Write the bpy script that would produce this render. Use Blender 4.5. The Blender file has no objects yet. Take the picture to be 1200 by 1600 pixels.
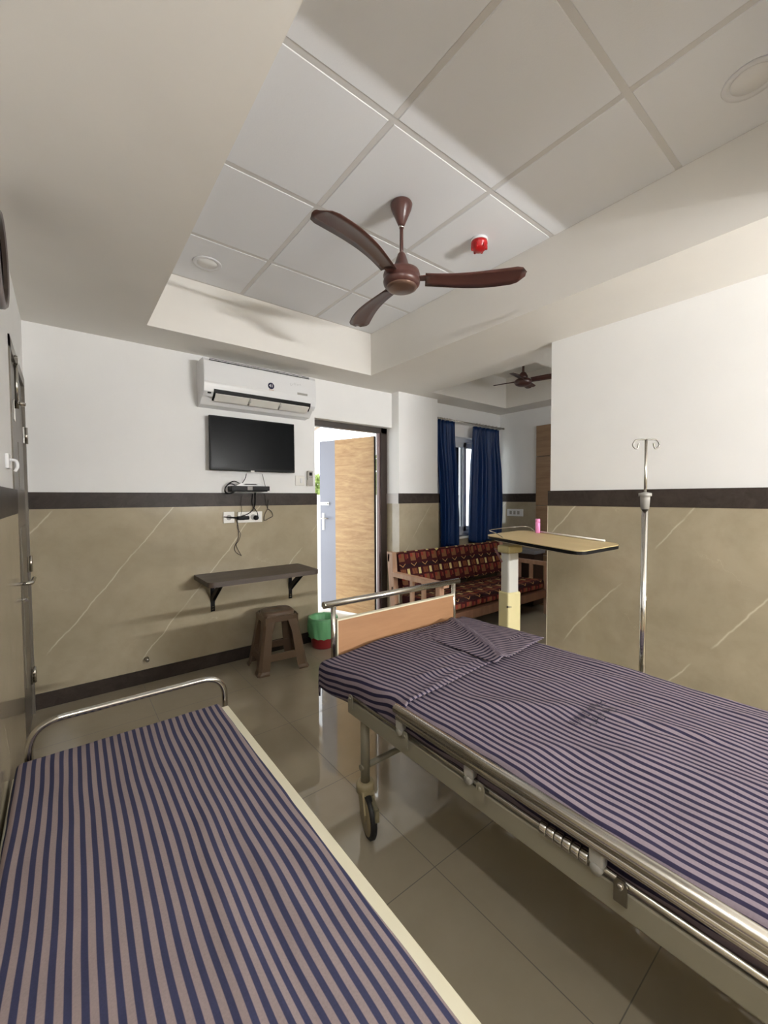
import bpy, bmesh, math, random
from mathutils import Vector, Matrix, noise
PI = math.pi
random.seed(7)
SC = bpy.context.scene
COL = SC.collection

# ------------------------------------------------------------------ camera
CAM_H = 1.3527
F_PX = 637.56
cam_data = bpy.data.cameras.new('camera')
cam = bpy.data.objects.new('camera', cam_data)
COL.objects.link(cam)
cam_data.sensor_fit = 'VERTICAL'
cam_data.sensor_height = 24.0
cam_data.lens = 24.0 * F_PX / 1600.0
cam_data.clip_start = 0.02
YAW, PITCH, ROLL = 0.6658, -0.0358, -0.0043
fw = Vector((math.sin(YAW) * math.cos(PITCH), math.cos(YAW) * math.cos(PITCH), math.sin(PITCH)))
rt = Vector((math.cos(YAW), -math.sin(YAW), 0))
up = rt.cross(fw)
rt2 = math.cos(ROLL) * rt + math.sin(ROLL) * up
up2 = -math.sin(ROLL) * rt + math.cos(ROLL) * up
m = Matrix((rt2, up2, -fw)).transposed().to_4x4()
m.translation = Vector((0, 0, CAM_H))
cam.matrix_world = m
SC.camera = cam

# ------------------------------------------------------------------ view, world, lamps
SC.view_settings.view_transform = 'Standard'
SC.view_settings.look = 'None'
SC.view_settings.exposure = 0.0
SC.view_settings.gamma = 1.0
SC.view_settings.use_curve_mapping = False
SKY_STRENGTH = 4.0
TUBE_REAR, TUBE_LEFT, BAY_FILL = 1280.0, 160.0, 50.0
world = bpy.data.worlds.new('world')
SC.world = world
world.use_nodes = True
bg = world.node_tree.nodes['Background']
bg.inputs[0].default_value = (0.93, 0.97, 1.0, 1)
bg.inputs[1].default_value = SKY_STRENGTH
SC.cycles.use_denoising = True
SC.cycles.max_bounces = 10
SC.cycles.diffuse_bounces = 6
SC.cycles.glossy_bounces = 5
SC.cycles.caustics_reflective = False
SC.cycles.caustics_refractive = False
SC.cycles.sample_clamp_indirect = 6.0


def portal(name, loc, rot, sx, sy):
    d = bpy.data.lights.new(name, 'AREA')
    d.shape = 'RECTANGLE'
    d.size, d.size_y = sx, sy
    d.cycles.is_portal = True
    o = bpy.data.objects.new(name, d)
    o.location = loc
    o.rotation_euler = rot
    COL.objects.link(o)


# both face into the room (-Y)
portal('door_portal', (2.30, 3.66, 1.05), (-PI / 2, 0, 0), 0.92, 2.1)
portal('window_portal', (4.10, 3.66, 1.48), (-PI / 2, 0, 0), 1.09, 1.24)


# ------------------------------------------------------------------ helpers
def lin(c):
    c = c / 255.0
    return c / 12.92 if c <= 0.04045 else ((c + 0.055) / 1.055) ** 2.4


def rgb(r, g, b):
    return (lin(r), lin(g), lin(b), 1)


def mat(name, col, rough=0.5, metal=0.0, spec=0.5, **kw):
    m = bpy.data.materials.new(name)
    m.use_nodes = True
    b = m.node_tree.nodes['Principled BSDF']
    b.inputs['Base Color'].default_value = col
    b.inputs['Roughness'].default_value = rough
    b.inputs['Metallic'].default_value = metal
    b.inputs['Specular IOR Level'].default_value = spec
    for k, v in kw.items():
        b.inputs[k.replace('_', ' ')].default_value = v
    return m


class N:
    """small node-graph writer"""
    def __init__(s, m):
        s.m = m
        s.t = m.node_tree
        s.b = s.t.nodes['Principled BSDF']

    def n(s, typ, **kw):
        o = s.t.nodes.new(typ)
        for k, v in kw.items():
            if k.startswith('i_'):
                key = k[2:]
                key = int(key) if key.isdigit() else key.replace('_', ' ')
                s.set(o.inputs[key], v)
            else:
                setattr(o, k, v)
        return o

    def set(s, inp, v):
        if isinstance(v, bpy.types.NodeSocket):
            s.t.links.new(v, inp)
        else:
            inp.default_value = v

    def math(s, op, a, b=None, c=None, clamp=False):
        o = s.t.nodes.new('ShaderNodeMath')
        o.operation = op
        o.use_clamp = clamp
        s.set(o.inputs[0], a)
        if b is not None:
            s.set(o.inputs[1], b)
        if c is not None:
            s.set(o.inputs[2], c)
        return o.outputs[0]

    def mix(s, f, a, b):
        o = s.t.nodes.new('ShaderNodeMix')
        o.data_type = 'RGBA'
        s.set(o.inputs[0], f)
        s.set(o.inputs[6], a)
        s.set(o.inputs[7], b)
        return o.outputs[2]

    def coord(s, kind='Object'):
        return s.t.nodes.new('ShaderNodeTexCoord').outputs[kind]

    def geo(s):
        return s.t.nodes.new('ShaderNodeNewGeometry').outputs['Position']

    def sep(s, v):
        o = s.t.nodes.new('ShaderNodeSeparateXYZ')
        s.set(o.inputs[0], v)
        return o.outputs

    def comb(s, x, y, z):
        o = s.t.nodes.new('ShaderNodeCombineXYZ')
        for i, v in enumerate((x, y, z)):
            s.set(o.inputs[i], v)
        return o.outputs[0]

    def noise(s, vec, scale, detail=3, rough=0.5, dist=0.0):
        o = s.n('ShaderNodeTexNoise', i_Vector=vec, i_Scale=scale, i_Detail=float(detail), i_Roughness=rough, i_Distortion=dist)
        return o.outputs[0]

    def mapr(s, v, a, b, c=0.0, d=1.0):
        o = s.n('ShaderNodeMapRange', i_0=v, i_1=a, i_2=b, i_3=c, i_4=d)
        return o.outputs[0]

    def bump(s, h, strength=0.2, dist=0.01):
        o = s.n('ShaderNodeBump', i_Strength=strength, i_Distance=dist, i_Height=h)
        s.t.links.new(o.outputs[0], s.b.inputs['Normal'])

    def base(s, c):
        s.set(s.b.inputs['Base Color'], c)

    def rough(s, c):
        s.set(s.b.inputs['Roughness'], c)


def plaster(name, col, amt=0.012):
    m = mat(name, col, 0.75, spec=0.3)
    g = N(m)
    p = g.geo()
    f = g.noise(p, 3.0, 4)
    c2 = tuple(x * (1 - amt * 2.2) for x in col[:3]) + (1,)
    g.base(g.mix(g.mapr(f, 0.35, 0.65), col, c2))
    g.bump(g.noise(p, 90, 3), 0.08, 0.002)
    return m


def marble(name, flip=False):
    """beige wall tile with pale diagonal veins"""
    m = mat(name, rgb(150, 136, 112), 0.22, spec=0.5)
    g = N(m)
    p = g.geo()
    x, y, z = g.sep(p)[0:3]
    h = g.math('SUBTRACT', x, y)                 # runs along either wall direction
    n1 = g.noise(p, 2.2, 6, 0.6, 0.6)
    n2 = g.noise(p, 7.0, 5, 0.65)
    base = g.mix(g.mapr(n1, 0.3, 0.7), rgb(152, 142, 120), rgb(170, 159, 137))
    base = g.mix(g.mapr(n2, 0.45, 0.8, 0, 0.5), base, rgb(142, 131, 109))
    # veins: lines of h*a + z*b distorted by noise
    k = -1.0 if flip else 1.0
    t = g.math('SUBTRACT', g.math('MULTIPLY', h, 1.0 * k), g.math('MULTIPLY', z, 0.80))
    nd = g.math('MULTIPLY', g.math('SUBTRACT', g.noise(p, 1.6, 5, 0.6), 0.5), 0.13)
    t = g.math('ADD', t, nd)
    fr = g.math('FRACT', g.math('MULTIPLY', t, 1.45))
    d = g.math('ABSOLUTE', g.math('SUBTRACT', fr, 0.5))
    w = g.mapr(d, 0.0, 0.012, 1.0, 0.0)
    brk = g.mapr(g.noise(p, 2.6, 3), 0.40, 0.52)
    vein = g.math('MULTIPLY', w, brk, clamp=True)
    # second thinner family
    t2 = g.math('ADD', g.math('ADD', g.math('MULTIPLY', h, 0.5 * k), g.math('MULTIPLY', z, 1.1)), g.math('MULTIPLY', g.noise(p, 1.1, 6, 0.7), 0.9))
    d2 = g.math('ABSOLUTE', g.math('SUBTRACT', g.math('FRACT', g.math('MULTIPLY', t2, 1.3)), 0.5))
    v2 = g.math('MULTIPLY', g.mapr(d2, 0.0, 0.006, 0.5, 0.0), g.mapr(g.noise(p, 3.3, 2), 0.5, 0.62), clamp=True)
    c = g.mix(g.math('MULTIPLY', vein, 0.85), base, rgb(205, 195, 172))
    c = g.mix(v2, c, rgb(186, 174, 150))
    g.base(c)
    g.rough(g.mapr(n2, 0.3, 0.7, 0.10, 0.16))
    return m


def wood(name, c1, c2, axis='X', scale=6.0, rough=0.4, contrast=1.0, knots=False, stretch=9.0):
    """grain runs along AXIS of the object"""
    m = mat(name, c1, rough)
    g = N(m)
    p = g.coord()
    x, y, z = g.sep(p)[0:3]
    s = {'X': (1 / stretch, 1, 1), 'Y': (1, 1 / stretch, 1), 'Z': (1, 1, 1 / stretch)}[axis]
    v = g.comb(g.math('MULTIPLY', x, s[0]), g.math('MULTIPLY', y, s[1]), g.math('MULTIPLY', z, s[2]))
    a = g.noise(v, scale * 2.0, 5, 0.6, 1.2)
    b = g.noise(v, scale * 12, 3, 0.6)
    f = g.math('ADD', g.math('MULTIPLY', a, 0.7), g.math('MULTIPLY', b, 0.3))
    lo, hi = 0.5 - 0.16 / contrast, 0.5 + 0.16 / contrast
    g.base(g.mix(g.mapr(f, lo, hi), c2, c1))
    return m


def stripes(name, base, navy, period=0.025, duty=0.44):
    """woven cotton stripes along V, spaced along U (metres)"""
    m = mat(name, base, 0.85, spec=0.2)
    g = N(m)
    uv = g.coord('UV')
    u, v = g.sep(uv)[0:2]
    fr = g.math('FRACT', g.math('ADD', g.math('DIVIDE', u, period), 50.0))
    d = g.math('ABSOLUTE', g.math('SUBTRACT', fr, 0.5))
    f = g.mapr(d, duty / 2 - 0.03, duty / 2 + 0.03, 1.0, 0.0)
    n1 = g.noise(g.comb(u, v, 0.0), 240, 2)
    n2 = g.noise(g.comb(u, v, 0.0), 9, 4)
    c = g.mix(f, base, navy)
    hs = g.n('ShaderNodeHueSaturation', i_Hue=0.5, i_Saturation=1.0, i_Value=g.math('ADD', g.math('MULTIPLY', n1, 0.35), g.math('ADD', g.math('MULTIPLY', n2, 0.25), 0.70)), i_Color=c)
    g.base(hs.outputs[0])
    g.bump(n1, 0.15, 0.001)
    return m


def sofa_fabric(name):
    m = mat(name, rgb(70, 22, 22), 0.8, spec=0.2)
    g = N(m)
    uv = g.coord('UV')
    u, v = g.sep(uv)[0:2]
    U = g.math('FRACT', g.math('ADD', g.math('DIVIDE', u, 0.155), 40.0))
    V = g.math('FRACT', g.math('ADD', g.math('DIVIDE', v, 0.235), 40.0))

    def rect(u0, u1, v0, v1):
        a = g.math('MULTIPLY', g.math('GREATER_THAN', U, u0), g.math('LESS_THAN', U, u1))
        b = g.math('MULTIPLY', g.math('GREATER_THAN', V, v0), g.math('LESS_THAN', V, v1))
        return g.math('MULTIPLY', a, b)
    c = rgb(54, 12, 16)
    c = g.mix(rect(0.0, 1.0, 0.0, 0.16), c, rgb(36, 14, 18))
    bars = g.math('GREATER_THAN', g.math('FRACT', g.math('MULTIPLY', U, 11.0)), 0.42)
    c = g.mix(g.math('MULTIPLY', rect(0.10, 0.55, 0.70, 0.94), bars), c, rgb(128, 78, 46))
    c = g.mix(rect(0.68, 0.90, 0.68, 0.95), c, rgb(192, 176, 118))
    c = g.mix(rect(0.12, 0.58, 0.28, 0.62), c, rgb(112, 74, 46))
    c = g.mix(rect(0.12, 0.34, 0.46, 0.62), c, rgb(122, 50, 38))
    c = g.mix(rect(0.66, 0.80, 0.36, 0.60), c, rgb(98, 26, 26))
    c = g.mix(rect(0.82, 0.94, 0.40, 0.58), c, rgb(116, 60, 40))
    ch = g.math('ABSOLUTE', g.math('SUBTRACT', V, g.math('ADD', g.math('MULTIPLY', g.math('ABSOLUTE', g.math('SUBTRACT', U, 0.35)), 0.5), 0.05)))
    chm = g.math('MULTIPLY', g.math('LESS_THAN', ch, 0.018), g.math('LESS_THAN', g.math('ABSOLUTE', g.math('SUBTRACT', U, 0.35)), 0.25))
    c = g.mix(chm, c, rgb(170, 130, 80))
    g.base(c)
    g.bump(g.noise(g.comb(u, v, 0.0), 300, 2), 0.2, 0.001)
    return m


def floor_mat():
    m = mat('glossy_floor_tile', rgb(150, 138, 118), 0.07, spec=0.85)
    g = N(m)
    p = g.geo()
    x, y, z = g.sep(p)[0:3]
    T = 0.61
    fx = g.math('FRACT', g.math('ADD', g.math('DIVIDE', g.math('SUBTRACT', x, 1.035), T), 20.0))
    fy = g.math('FRACT', g.math('ADD', g.math('DIVIDE', g.math('SUBTRACT', y, 1.636), T), 20.0))
    ex = g.math('MINIMUM', fx, g.math('SUBTRACT', 1.0, fx))
    ey = g.math('MINIMUM', fy, g.math('SUBTRACT', 1.0, fy))
    e = g.math('MINIMUM', ex, ey)
    gr = g.mapr(e, 0.0018, 0.0032, 1.0, 0.0)
    n1 = g.noise(p, 4, 5, 0.6)
    c = g.mix(g.mapr(n1, 0.3, 0.7), rgb(154, 144, 124), rgb(162, 152, 133))
    g.base(g.mix(gr, c, rgb(90, 82, 70)))
    g.rough(g.math('ADD', g.math('MULTIPLY', gr, 0.5), 0.035))
    return m


M = dict(
    wall=plaster('white_wall_plaster', rgb(238, 238, 237)),
    soffit=plaster('white_ceiling_plaster', rgb(230, 227, 221)),
    tile=mat('ceiling_tile_board', rgb(233, 235, 239), 0.8, spec=0.2),
    tbar=mat('ceiling_grid_metal', rgb(212, 211, 210), 0.5),
    dado=marble('beige_marble_tile'), band=None,
    floor=floor_mat(),
    chrome=mat('brushed_steel', rgb(196, 192, 184), 0.24, 1.0),
    chrome2=mat('polished_steel', rgb(205, 203, 198), 0.12, 1.0),
    frame=mat('grey_painted_frame', rgb(126, 121, 106), 0.4),
    cream=mat('cream_painted_metal', rgb(214, 208, 184), 0.4),
    cream2=mat('aged_cream_paint', rgb(206, 196, 150), 0.45),
    black=mat('black_plastic', rgb(11, 11, 12), 0.45, spec=0.15),
    rubber=mat('black_rubber', rgb(18, 18, 18), 0.6),
    screen=mat('tv_screen', rgb(10, 12, 14), 0.22, spec=0.06),
    acw=mat('glossy_white_plastic', rgb(226, 227, 228), 0.16),
    white=mat('white_plastic', rgb(228, 226, 220), 0.35),
    grey=mat('grey_plastic', rgb(150, 148, 142), 0.4),
    dgrey=mat('dark_grey_paint', rgb(104, 98, 88), 0.35),
    brownfan=mat('brown_fan_enamel', rgb(76, 47, 42), 0.32),
    stool=mat('brown_plastic', rgb(96, 78, 62), 0.38),
    red=mat('red_plastic', rgb(170, 16, 22), 0.3),
    redbin=mat('dark_red_plastic', rgb(126, 32, 36), 0.35),
    pink=mat('pink_plastic', rgb(214, 130, 180), 0.35),
    frame_dark=mat('dark_brown_frame', rgb(50, 40, 34), 0.4),
    purple=mat('brown_door_jamb', rgb(120, 100, 100), 0.4),
    navy=mat('navy_badge', rgb(24, 28, 62), 0.4),
    upvc=mat('white_window_frame', rgb(214, 217, 222), 0.35),
    mattress=mat('dark_mattress_cover', rgb(30, 28, 34), 0.6),
)
M['tile'].use_nodes = True
g_ = N(M['tile'])
g_.bump(g_.noise(g_.geo(), 160, 4, 0.7), 0.25, 0.002)


def thin_glass():
    m = bpy.data.materials.new('window_glass')
    m.use_nodes = True
    t = m.node_tree
    t.nodes.clear()
    o = t.nodes.new('ShaderNodeOutputMaterial')
    mx_ = t.nodes.new('ShaderNodeMixShader')
    tr = t.nodes.new('ShaderNodeBsdfTransparent')
    gl = t.nodes.new('ShaderNodeBsdfGlossy')
    gl.inputs['Roughness'].default_value = 0.02
    tr.inputs[0].default_value = (0.93, 0.96, 0.97, 1)
    mx_.inputs[0].default_value = 0.06
    t.links.new(tr.outputs[0], mx_.inputs[1])
    t.links.new(gl.outputs[0], mx_.inputs[2])
    t.links.new(mx_.outputs[0], o.inputs[0])
    return m


M['glass'] = thin_glass()


def dark_band():
    m = mat('dark_brown_tile_band', rgb(62, 54, 49), 0.4, spec=0.12)
    g = N(m)
    p = g.geo()
    g.base(g.mix(g.mapr(g.noise(p, 14, 5, 0.7, 1.0), 0.3, 0.75), rgb(44, 39, 36), rgb(66, 58, 53)))
    return m


M['band'] = dark_band()
M['shelfwood'] = wood('dark_walnut_laminate', rgb(76, 64, 54), rgb(50, 41, 35), 'X', 7, 0.5)
M['footwood'] = wood('orange_beech_laminate', rgb(164, 124, 90), rgb(146, 106, 74), 'X', 5, 0.5, 0.8)
M['doorwood'] = wood('pale_oak_laminate', rgb(200, 168, 122), rgb(164, 126, 84), 'X', 8, 0.5, 1.0, stretch=7)
M['panelwood'] = wood('brown_oak_laminate', rgb(158, 130, 100), rgb(128, 100, 74), 'Y', 5, 0.45, 1.0)
M['sofawood'] = wood('pinkish_teak_wood', rgb(196, 160, 134), rgb(168, 130, 104), 'Z', 6, 0.45)
M['sofawood_dark'] = wood('reddish_teak_wood', rgb(120, 84, 62), rgb(92, 62, 46), 'Z', 6, 0.45)
M['tabletop'] = wood('yellowed_beech_laminate', rgb(196, 176, 132), rgb(178, 156, 112), 'Y', 6, 0.4, 0.7)
M['sheet'] = stripes('striped_cotton_sheet', rgb(128, 115, 114), rgb(44, 46, 70), 0.025, 0.48)
M['sheet2'] = stripes('faded_striped_cotton_sheet', rgb(118, 107, 114), rgb(30, 26, 48), 0.0245, 0.46)
M['sofa'] = sofa_fabric('patterned_maroon_upholstery')


def curtain_mat():
    m = mat('blue_satin_curtain', rgb(12, 44, 90), 0.42, spec=0.35)
    g = N(m)
    t = g.n('ShaderNodeBsdfTranslucent')
    t.inputs[0].default_value = rgb(40, 90, 170)
    mx_ = g.n('ShaderNodeMixShader')
    mx_.inputs[0].default_value = 0.14
    out = [n for n in g.t.nodes if n.type == 'OUTPUT_MATERIAL'][0]
    g.t.links.new(g.b.outputs[0], mx_.inputs[1])
    g.t.links.new(t.outputs[0], mx_.inputs[2])
    g.t.links.new(mx_.outputs[0], out.inputs[0])
    return m


M['curtain'] = curtain_mat()


def bag_mat():
    m = mat('green_bag_film', rgb(104, 168, 120), 0.35)
    b = m.node_tree.nodes['Principled BSDF']
    b.inputs['Subsurface Weight'].default_value = 0.0
    return m


M['bag'] = bag_mat()


# ---- mesh helpers
def BM():
    return bmesh.new()


def box(bm, x0, x1, y0, y1, z0, z1, bev=0.0, seg=2):
    if x0 > x1: x0, x1 = x1, x0
    if y0 > y1: y0, y1 = y1, y0
    if z0 > z1: z0, z1 = z1, z0
    vs = [bm.verts.new((x, y, z)) for x in (x0, x1) for y in (y0, y1) for z in (z0, z1)]
    q = [(0, 1, 3, 2), (4, 6, 7, 5), (0, 4, 5, 1), (2, 3, 7, 6), (0, 2, 6, 4), (1, 5, 7, 3)]
    fs = [bm.faces.new([vs[i] for i in f]) for f in q]
    if bev > 0:
        es = list({e for f in fs for e in f.edges})
        bmesh.ops.bevel(bm, geom=es, offset=bev, segments=seg, affect='EDGES', profile=0.5)
    return bm


def frame_of(d):
    d = d.normalized()
    a = Vector((0, 0, 1)) if abs(d.z) < 0.9 else Vector((1, 0, 0))
    u = d.cross(a).normalized()
    return u, d.cross(u).normalized()


def tube(bm, pts, r, seg=12, closed=False, caps=True):
    """round bar along a polyline; r a number or one per point"""
    pts = [Vector(p) for p in pts]
    n = len(pts)
    rs = r if isinstance(r, (list, tuple)) else [r] * n
    rings = []
    u = None
    for i, p in enumerate(pts):
        if closed:
            d = (pts[(i + 1) % n] - pts[i - 1])
        else:
            d = pts[min(i + 1, n - 1)] - pts[max(i - 1, 0)]
        d.normalize()
        if u is None:
            u, v = frame_of(d)
        else:
            u = (u - d * u.dot(d))
            if u.length < 1e-6:
                u, v = frame_of(d)
            u.normalize()
            v = d.cross(u).normalized()
        rings.append([bm.verts.new(p + rs[i] * (math.cos(2 * PI * k / seg) * u + math.sin(2 * PI * k / seg) * v)) for k in range(seg)])
    R = range(n if closed else n - 1)
    for i in R:
        a, b = rings[i], rings[(i + 1) % n]
        for k in range(seg):
            f = bm.faces.new((a[k], a[(k + 1) % seg], b[(k + 1) % seg], b[k]))
            f.smooth = True
    if caps and not closed:
        bm.faces.new(list(reversed(rings[0])))
        bm.faces.new(rings[-1])
    return bm


def arc_path(pts, rad, seg=8):
    """polyline with its inner corners rounded"""
    pts = [Vector(p) for p in pts]
    out = [pts[0]]
    for i in range(1, len(pts) - 1):
        a, b, c = pts[i - 1], pts[i], pts[i + 1]
        r = min(rad, (a - b).length * 0.49, (c - b).length * 0.49)
        p0 = b + (a - b).normalized() * r
        p1 = b + (c - b).normalized() * r
        for k in range(seg + 1):
            t = k / seg
            out.append(p0 * (1 - t) ** 2 + b * 2 * t * (1 - t) + p1 * t * t)
    out.append(pts[-1])
    return out


def smooth_path(pts, sub=6):
    """Catmull-Rom through the points"""
    P = [Vector(p) for p in pts]
    P = [2 * P[0] - P[1]] + P + [2 * P[-1] - P[-2]]
    out = []
    for i in range(1, len(P) - 2):
        for k in range(sub):
            t = k / sub
            a, b, c, d = P[i - 1], P[i], P[i + 1], P[i + 2]
            out.append(0.5 * (2 * b + (c - a) * t + (2 * a - 5 * b + 4 * c - d) * t * t + (3 * b - a - 3 * c + d) * t ** 3))
    out.append(P[-2])
    return out


def lathe(bm, prof, c, seg=32, axis='Z', smooth=True):
    """profile of (radius, height) turned about an axis through c"""
    c = Vector(c)
    rings = []
    for r, h in prof:
        ring = []
        for k in range(seg):
            a = 2 * PI * k / seg
            if axis == 'Z':
                v = Vector((r * math.cos(a), r * math.sin(a), h))
            elif axis == 'Y':
                v = Vector((r * math.cos(a), h, r * math.sin(a)))
            else:
                v = Vector((h, r * math.cos(a), r * math.sin(a)))
            ring.append(bm.verts.new(c + v))
        rings.append(ring)
    for a, b in zip(rings, rings[1:]):
        for k in range(seg):
            f = bm.faces.new((a[k], a[(k + 1) % seg], b[(k + 1) % seg], b[k]))
            f.smooth = smooth
    if prof[0][0] > 1e-5:
        bm.faces.new(list(reversed(rings[0])))
    if prof[-1][0] > 1e-5:
        bm.faces.new(rings[-1])
    return bm


def prism(bm, poly, axis, a, b):
    """polygon extruded along an axis: poly holds the two other coordinates"""
    def P(p, t):
        if axis == 'X': return (t, p[0], p[1])
        if axis == 'Y': return (p[0], t, p[1])
        return (p[0], p[1], t)
    v0 = [bm.verts.new(P(p, a)) for p in poly]
    v1 = [bm.verts.new(P(p, b)) for p in poly]
    n = len(poly)
    bm.faces.new(v0)
    bm.faces.new(list(reversed(v1)))
    for i in range(n):
        bm.faces.new((v0[i], v1[i], v1[(i + 1) % n], v0[(i + 1) % n]))
    return bm


def quad_strip(bm, rows, smooth=True, uv=None):
    """grid of points -> faces; uv: same-shaped grid of (u, v)"""
    V = [[bm.verts.new(p) for p in r] for r in rows]
    lay = bm.loops.layers.uv.verify() if uv else None
    for i in range(len(V) - 1):
        for j in range(len(V[0]) - 1):
            f = bm.faces.new((V[i][j], V[i][j + 1], V[i + 1][j + 1], V[i + 1][j]))
            f.smooth = smooth
            if uv:
                for l, (a, b) in zip(f.loops, ((i, j), (i, j + 1), (i + 1, j + 1), (i + 1, j))):
                    l[lay].uv = uv[a][b]
    return V


def xform(bm, mtx):
    bmesh.ops.transform(bm, matrix=mtx, verts=bm.verts)
    return bm


def origin_of(o):
    p = Vector((0, 0, 0))
    while o is not None:
        p += o.location
        o = o.parent
    return p


def obj(name, bm, m, parent=None, kind=None, label=None, cat=None, group=None, base=None, recalc=True):
    """link the bmesh (world coordinates) as ONE mesh object"""
    if recalc:
        bmesh.ops.recalc_face_normals(bm, faces=bm.faces)
    me = bpy.data.meshes.new(name)
    o = bpy.data.objects.new(name, me)
    if parent is not None:
        off = origin_of(parent)
    else:
        xs = [v.co for v in bm.verts]
        lo = Vector([min(v[i] for v in xs) for i in range(3)])
        hi = Vector([max(v[i] for v in xs) for i in range(3)])
        off = Vector(base) if base is not None else Vector(((lo.x + hi.x) / 2, (lo.y + hi.y) / 2, lo.z))
        o.location = off
    bmesh.ops.translate(bm, verts=bm.verts, vec=-off)
    bm.to_mesh(me)
    bm.free()
    for mm in (m if isinstance(m, (list, tuple)) else [m]):
        me.materials.append(mm)
    COL.objects.link(o)
    if parent is not None:
        o.parent = parent
    for k, v in (('kind', kind), ('label', label), ('category', cat), ('group', group)):
        if v:
            o[k] = v
    return o


def thing(name, loc, label, cat, group=None):
    o = bpy.data.objects.new(name, None)
    o.empty_display_size = 0.05
    o.location = loc
    o['label'] = label
    o['category'] = cat
    if group:
        o['group'] = group
    COL.objects.link(o)
    return o


def struct(name, bm, m, parent=None, **k):
    return obj(name, bm, m, parent, kind='structure' if parent is None else None, base=(0, 0, 0) if parent is None else None, **k)


def solidify(o, t, offset=-1):
    md = o.modifiers.new('thickness', 'SOLIDIFY')
    md.thickness = t
    md.offset = offset


def text_mesh(name, s, size, m, mtx, parent, extrude=0.0004, align='CENTER'):
    cu = bpy.data.curves.new(name, 'FONT')
    cu.body = s
    cu.size = size
    cu.extrude = extrude
    cu.align_x = align
    cu.align_y = 'CENTER'
    tmp = bpy.data.objects.new(name + '_tmp', cu)
    COL.objects.link(tmp)
    dg = bpy.context.evaluated_depsgraph_get()
    me = bpy.data.meshes.new_from_object(tmp.evaluated_get(dg))
    bpy.data.objects.remove(tmp)
    b = BM()
    b.from_mesh(me)
    bpy.data.meshes.remove(me)
    xform(b, mtx)
    return obj(name, b, m, parent)


# ------------------------------------------------------------------ room shell
XL, YB, ZS, ZT = -0.178, 3.414, 2.463, 2.833
XR, YR = 2.798, 1.595            # partition and its free end
XF = 4.70                        # far right wall of the bay
DX0, DX1, DZ = 1.862, 2.793, 2.100   # entrance opening
DADO, BAND = 1.395, 1.287
REAR = -2.30

b = BM(); box(b, -0.32, 6.2, -2.45, 3.66, -0.12, 0.0)
struct('floor', b, M['floor'])

# back wall (TV wall) and the beam over the entrance
b = BM()
box(b, -0.32, DX0, YB, 3.66, 0, 2.9)
box(b, DX0, DX1, YB, 3.66, DZ, 2.9)
wall_back = struct('wall_back', b, M['wall'])
b = BM(); box(b, XL, DX0 + 0.010, YB - 0.012, YB, 0.0, BAND); box(b, DX0, DX0 + 0.012, YB, 3.5, 0.0, BAND)
struct('tile_dado', b, M['dado'], wall_back)
b = BM(); box(b, XL, DX0 + 0.010, YB - 0.014, YB, BAND, DADO); box(b, DX0, DX0 + 0.012, YB, 3.5, BAND, DADO)
struct('tile_band', b, M['band'], wall_back)
b = BM(); box(b, XL, DX0 + 0.010, YB - 0.020, YB - 0.012, 0, 0.10)
struct('baseboard_back', b, M['band'])

# pillar between entrance and bay
b = BM(); box(b, DX1, 3.372, 3.300, 3.66, 0, 2.9)
wp = struct('wall_pillar', b, M['wall'])
b = BM(); box(b, DX1 - 0.006, 3.378, 3.288, 3.300, 0, BAND); box(b, DX1 - 0.006, DX1, 3.300, 3.50, 0, BAND)
struct('tile_dado', b, M['dado'], wp)
b = BM(); box(b, DX1 - 0.008, 3.380, 3.286, 3.300, BAND, DADO)
struct('tile_band', b, M['band'], wp)
b = BM(); box(b, DX1 - 0.008, DX1, 3.300, 3.50, BAND, DADO)
struct('pale_tile_band', b, mat('pale_grey_tile_band', rgb(186, 180, 176), 0.3), wp)

# window wall of the bay
WX0, WX1, WZ0, WZ1, WY = 3.55, 4.64, 0.86, 2.10, 3.42
b = BM()
box(b, 3.372, WX0, WY, 3.66, 0, 2.9); box(b, WX1, XF + 0.1, WY, 3.66, 0, 2.9)
box(b, WX0, WX1, WY, 3.66, 0, WZ0); box(b, WX0, WX1, WY, 3.66, WZ1, 2.9)
ww = struct('wall_bay', b, M['wall'])
b = BM(); box(b, 3.372, WX0, WY - 0.012, WY, 0, BAND); box(b, WX1, XF, WY - 0.012, WY, 0, BAND); box(b, WX0, WX1, WY - 0.012, WY, 0, WZ0 - 0.02)
struct('tile_dado', b, M['dado'], ww)
b = BM(); box(b, 3.372, WX0, WY - 0.014, WY, BAND, DADO); box(b, WX1, XF, WY - 0.014, WY, BAND, DADO)
struct('tile_band', b, M['band'], ww)

# far right wall of the bay
b = BM(); box(b, XF, XF + 0.12, 0.75, 3.66, 0, 2.9)
wr = struct('wall_right', b, M['wall'])
b = BM(); box(b, XF - 0.012, XF, 2.86, WY, 0, BAND)
struct('tile_dado', b, M['dado'], wr)
b = BM(); box(b, XF - 0.014, XF, 2.86, WY, BAND, DADO)
struct('tile_band', b, M['band'], wr)
b = BM()
for z0, z1 in ((0.0, 0.62), (0.626, 1.24), (1.246, 1.85), (1.856, 2.235)):
    box(b, XF - 0.030, XF, 1.6, 2.858, z0, z1, 0.003, 1)
struct('trim_1', b, M['panelwood'])
b = BM(); box(b, 2.93, XF, 0.75, 0.87, 0, 2.9)
struct('wall_bay_end', b, M['wall'])

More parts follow.
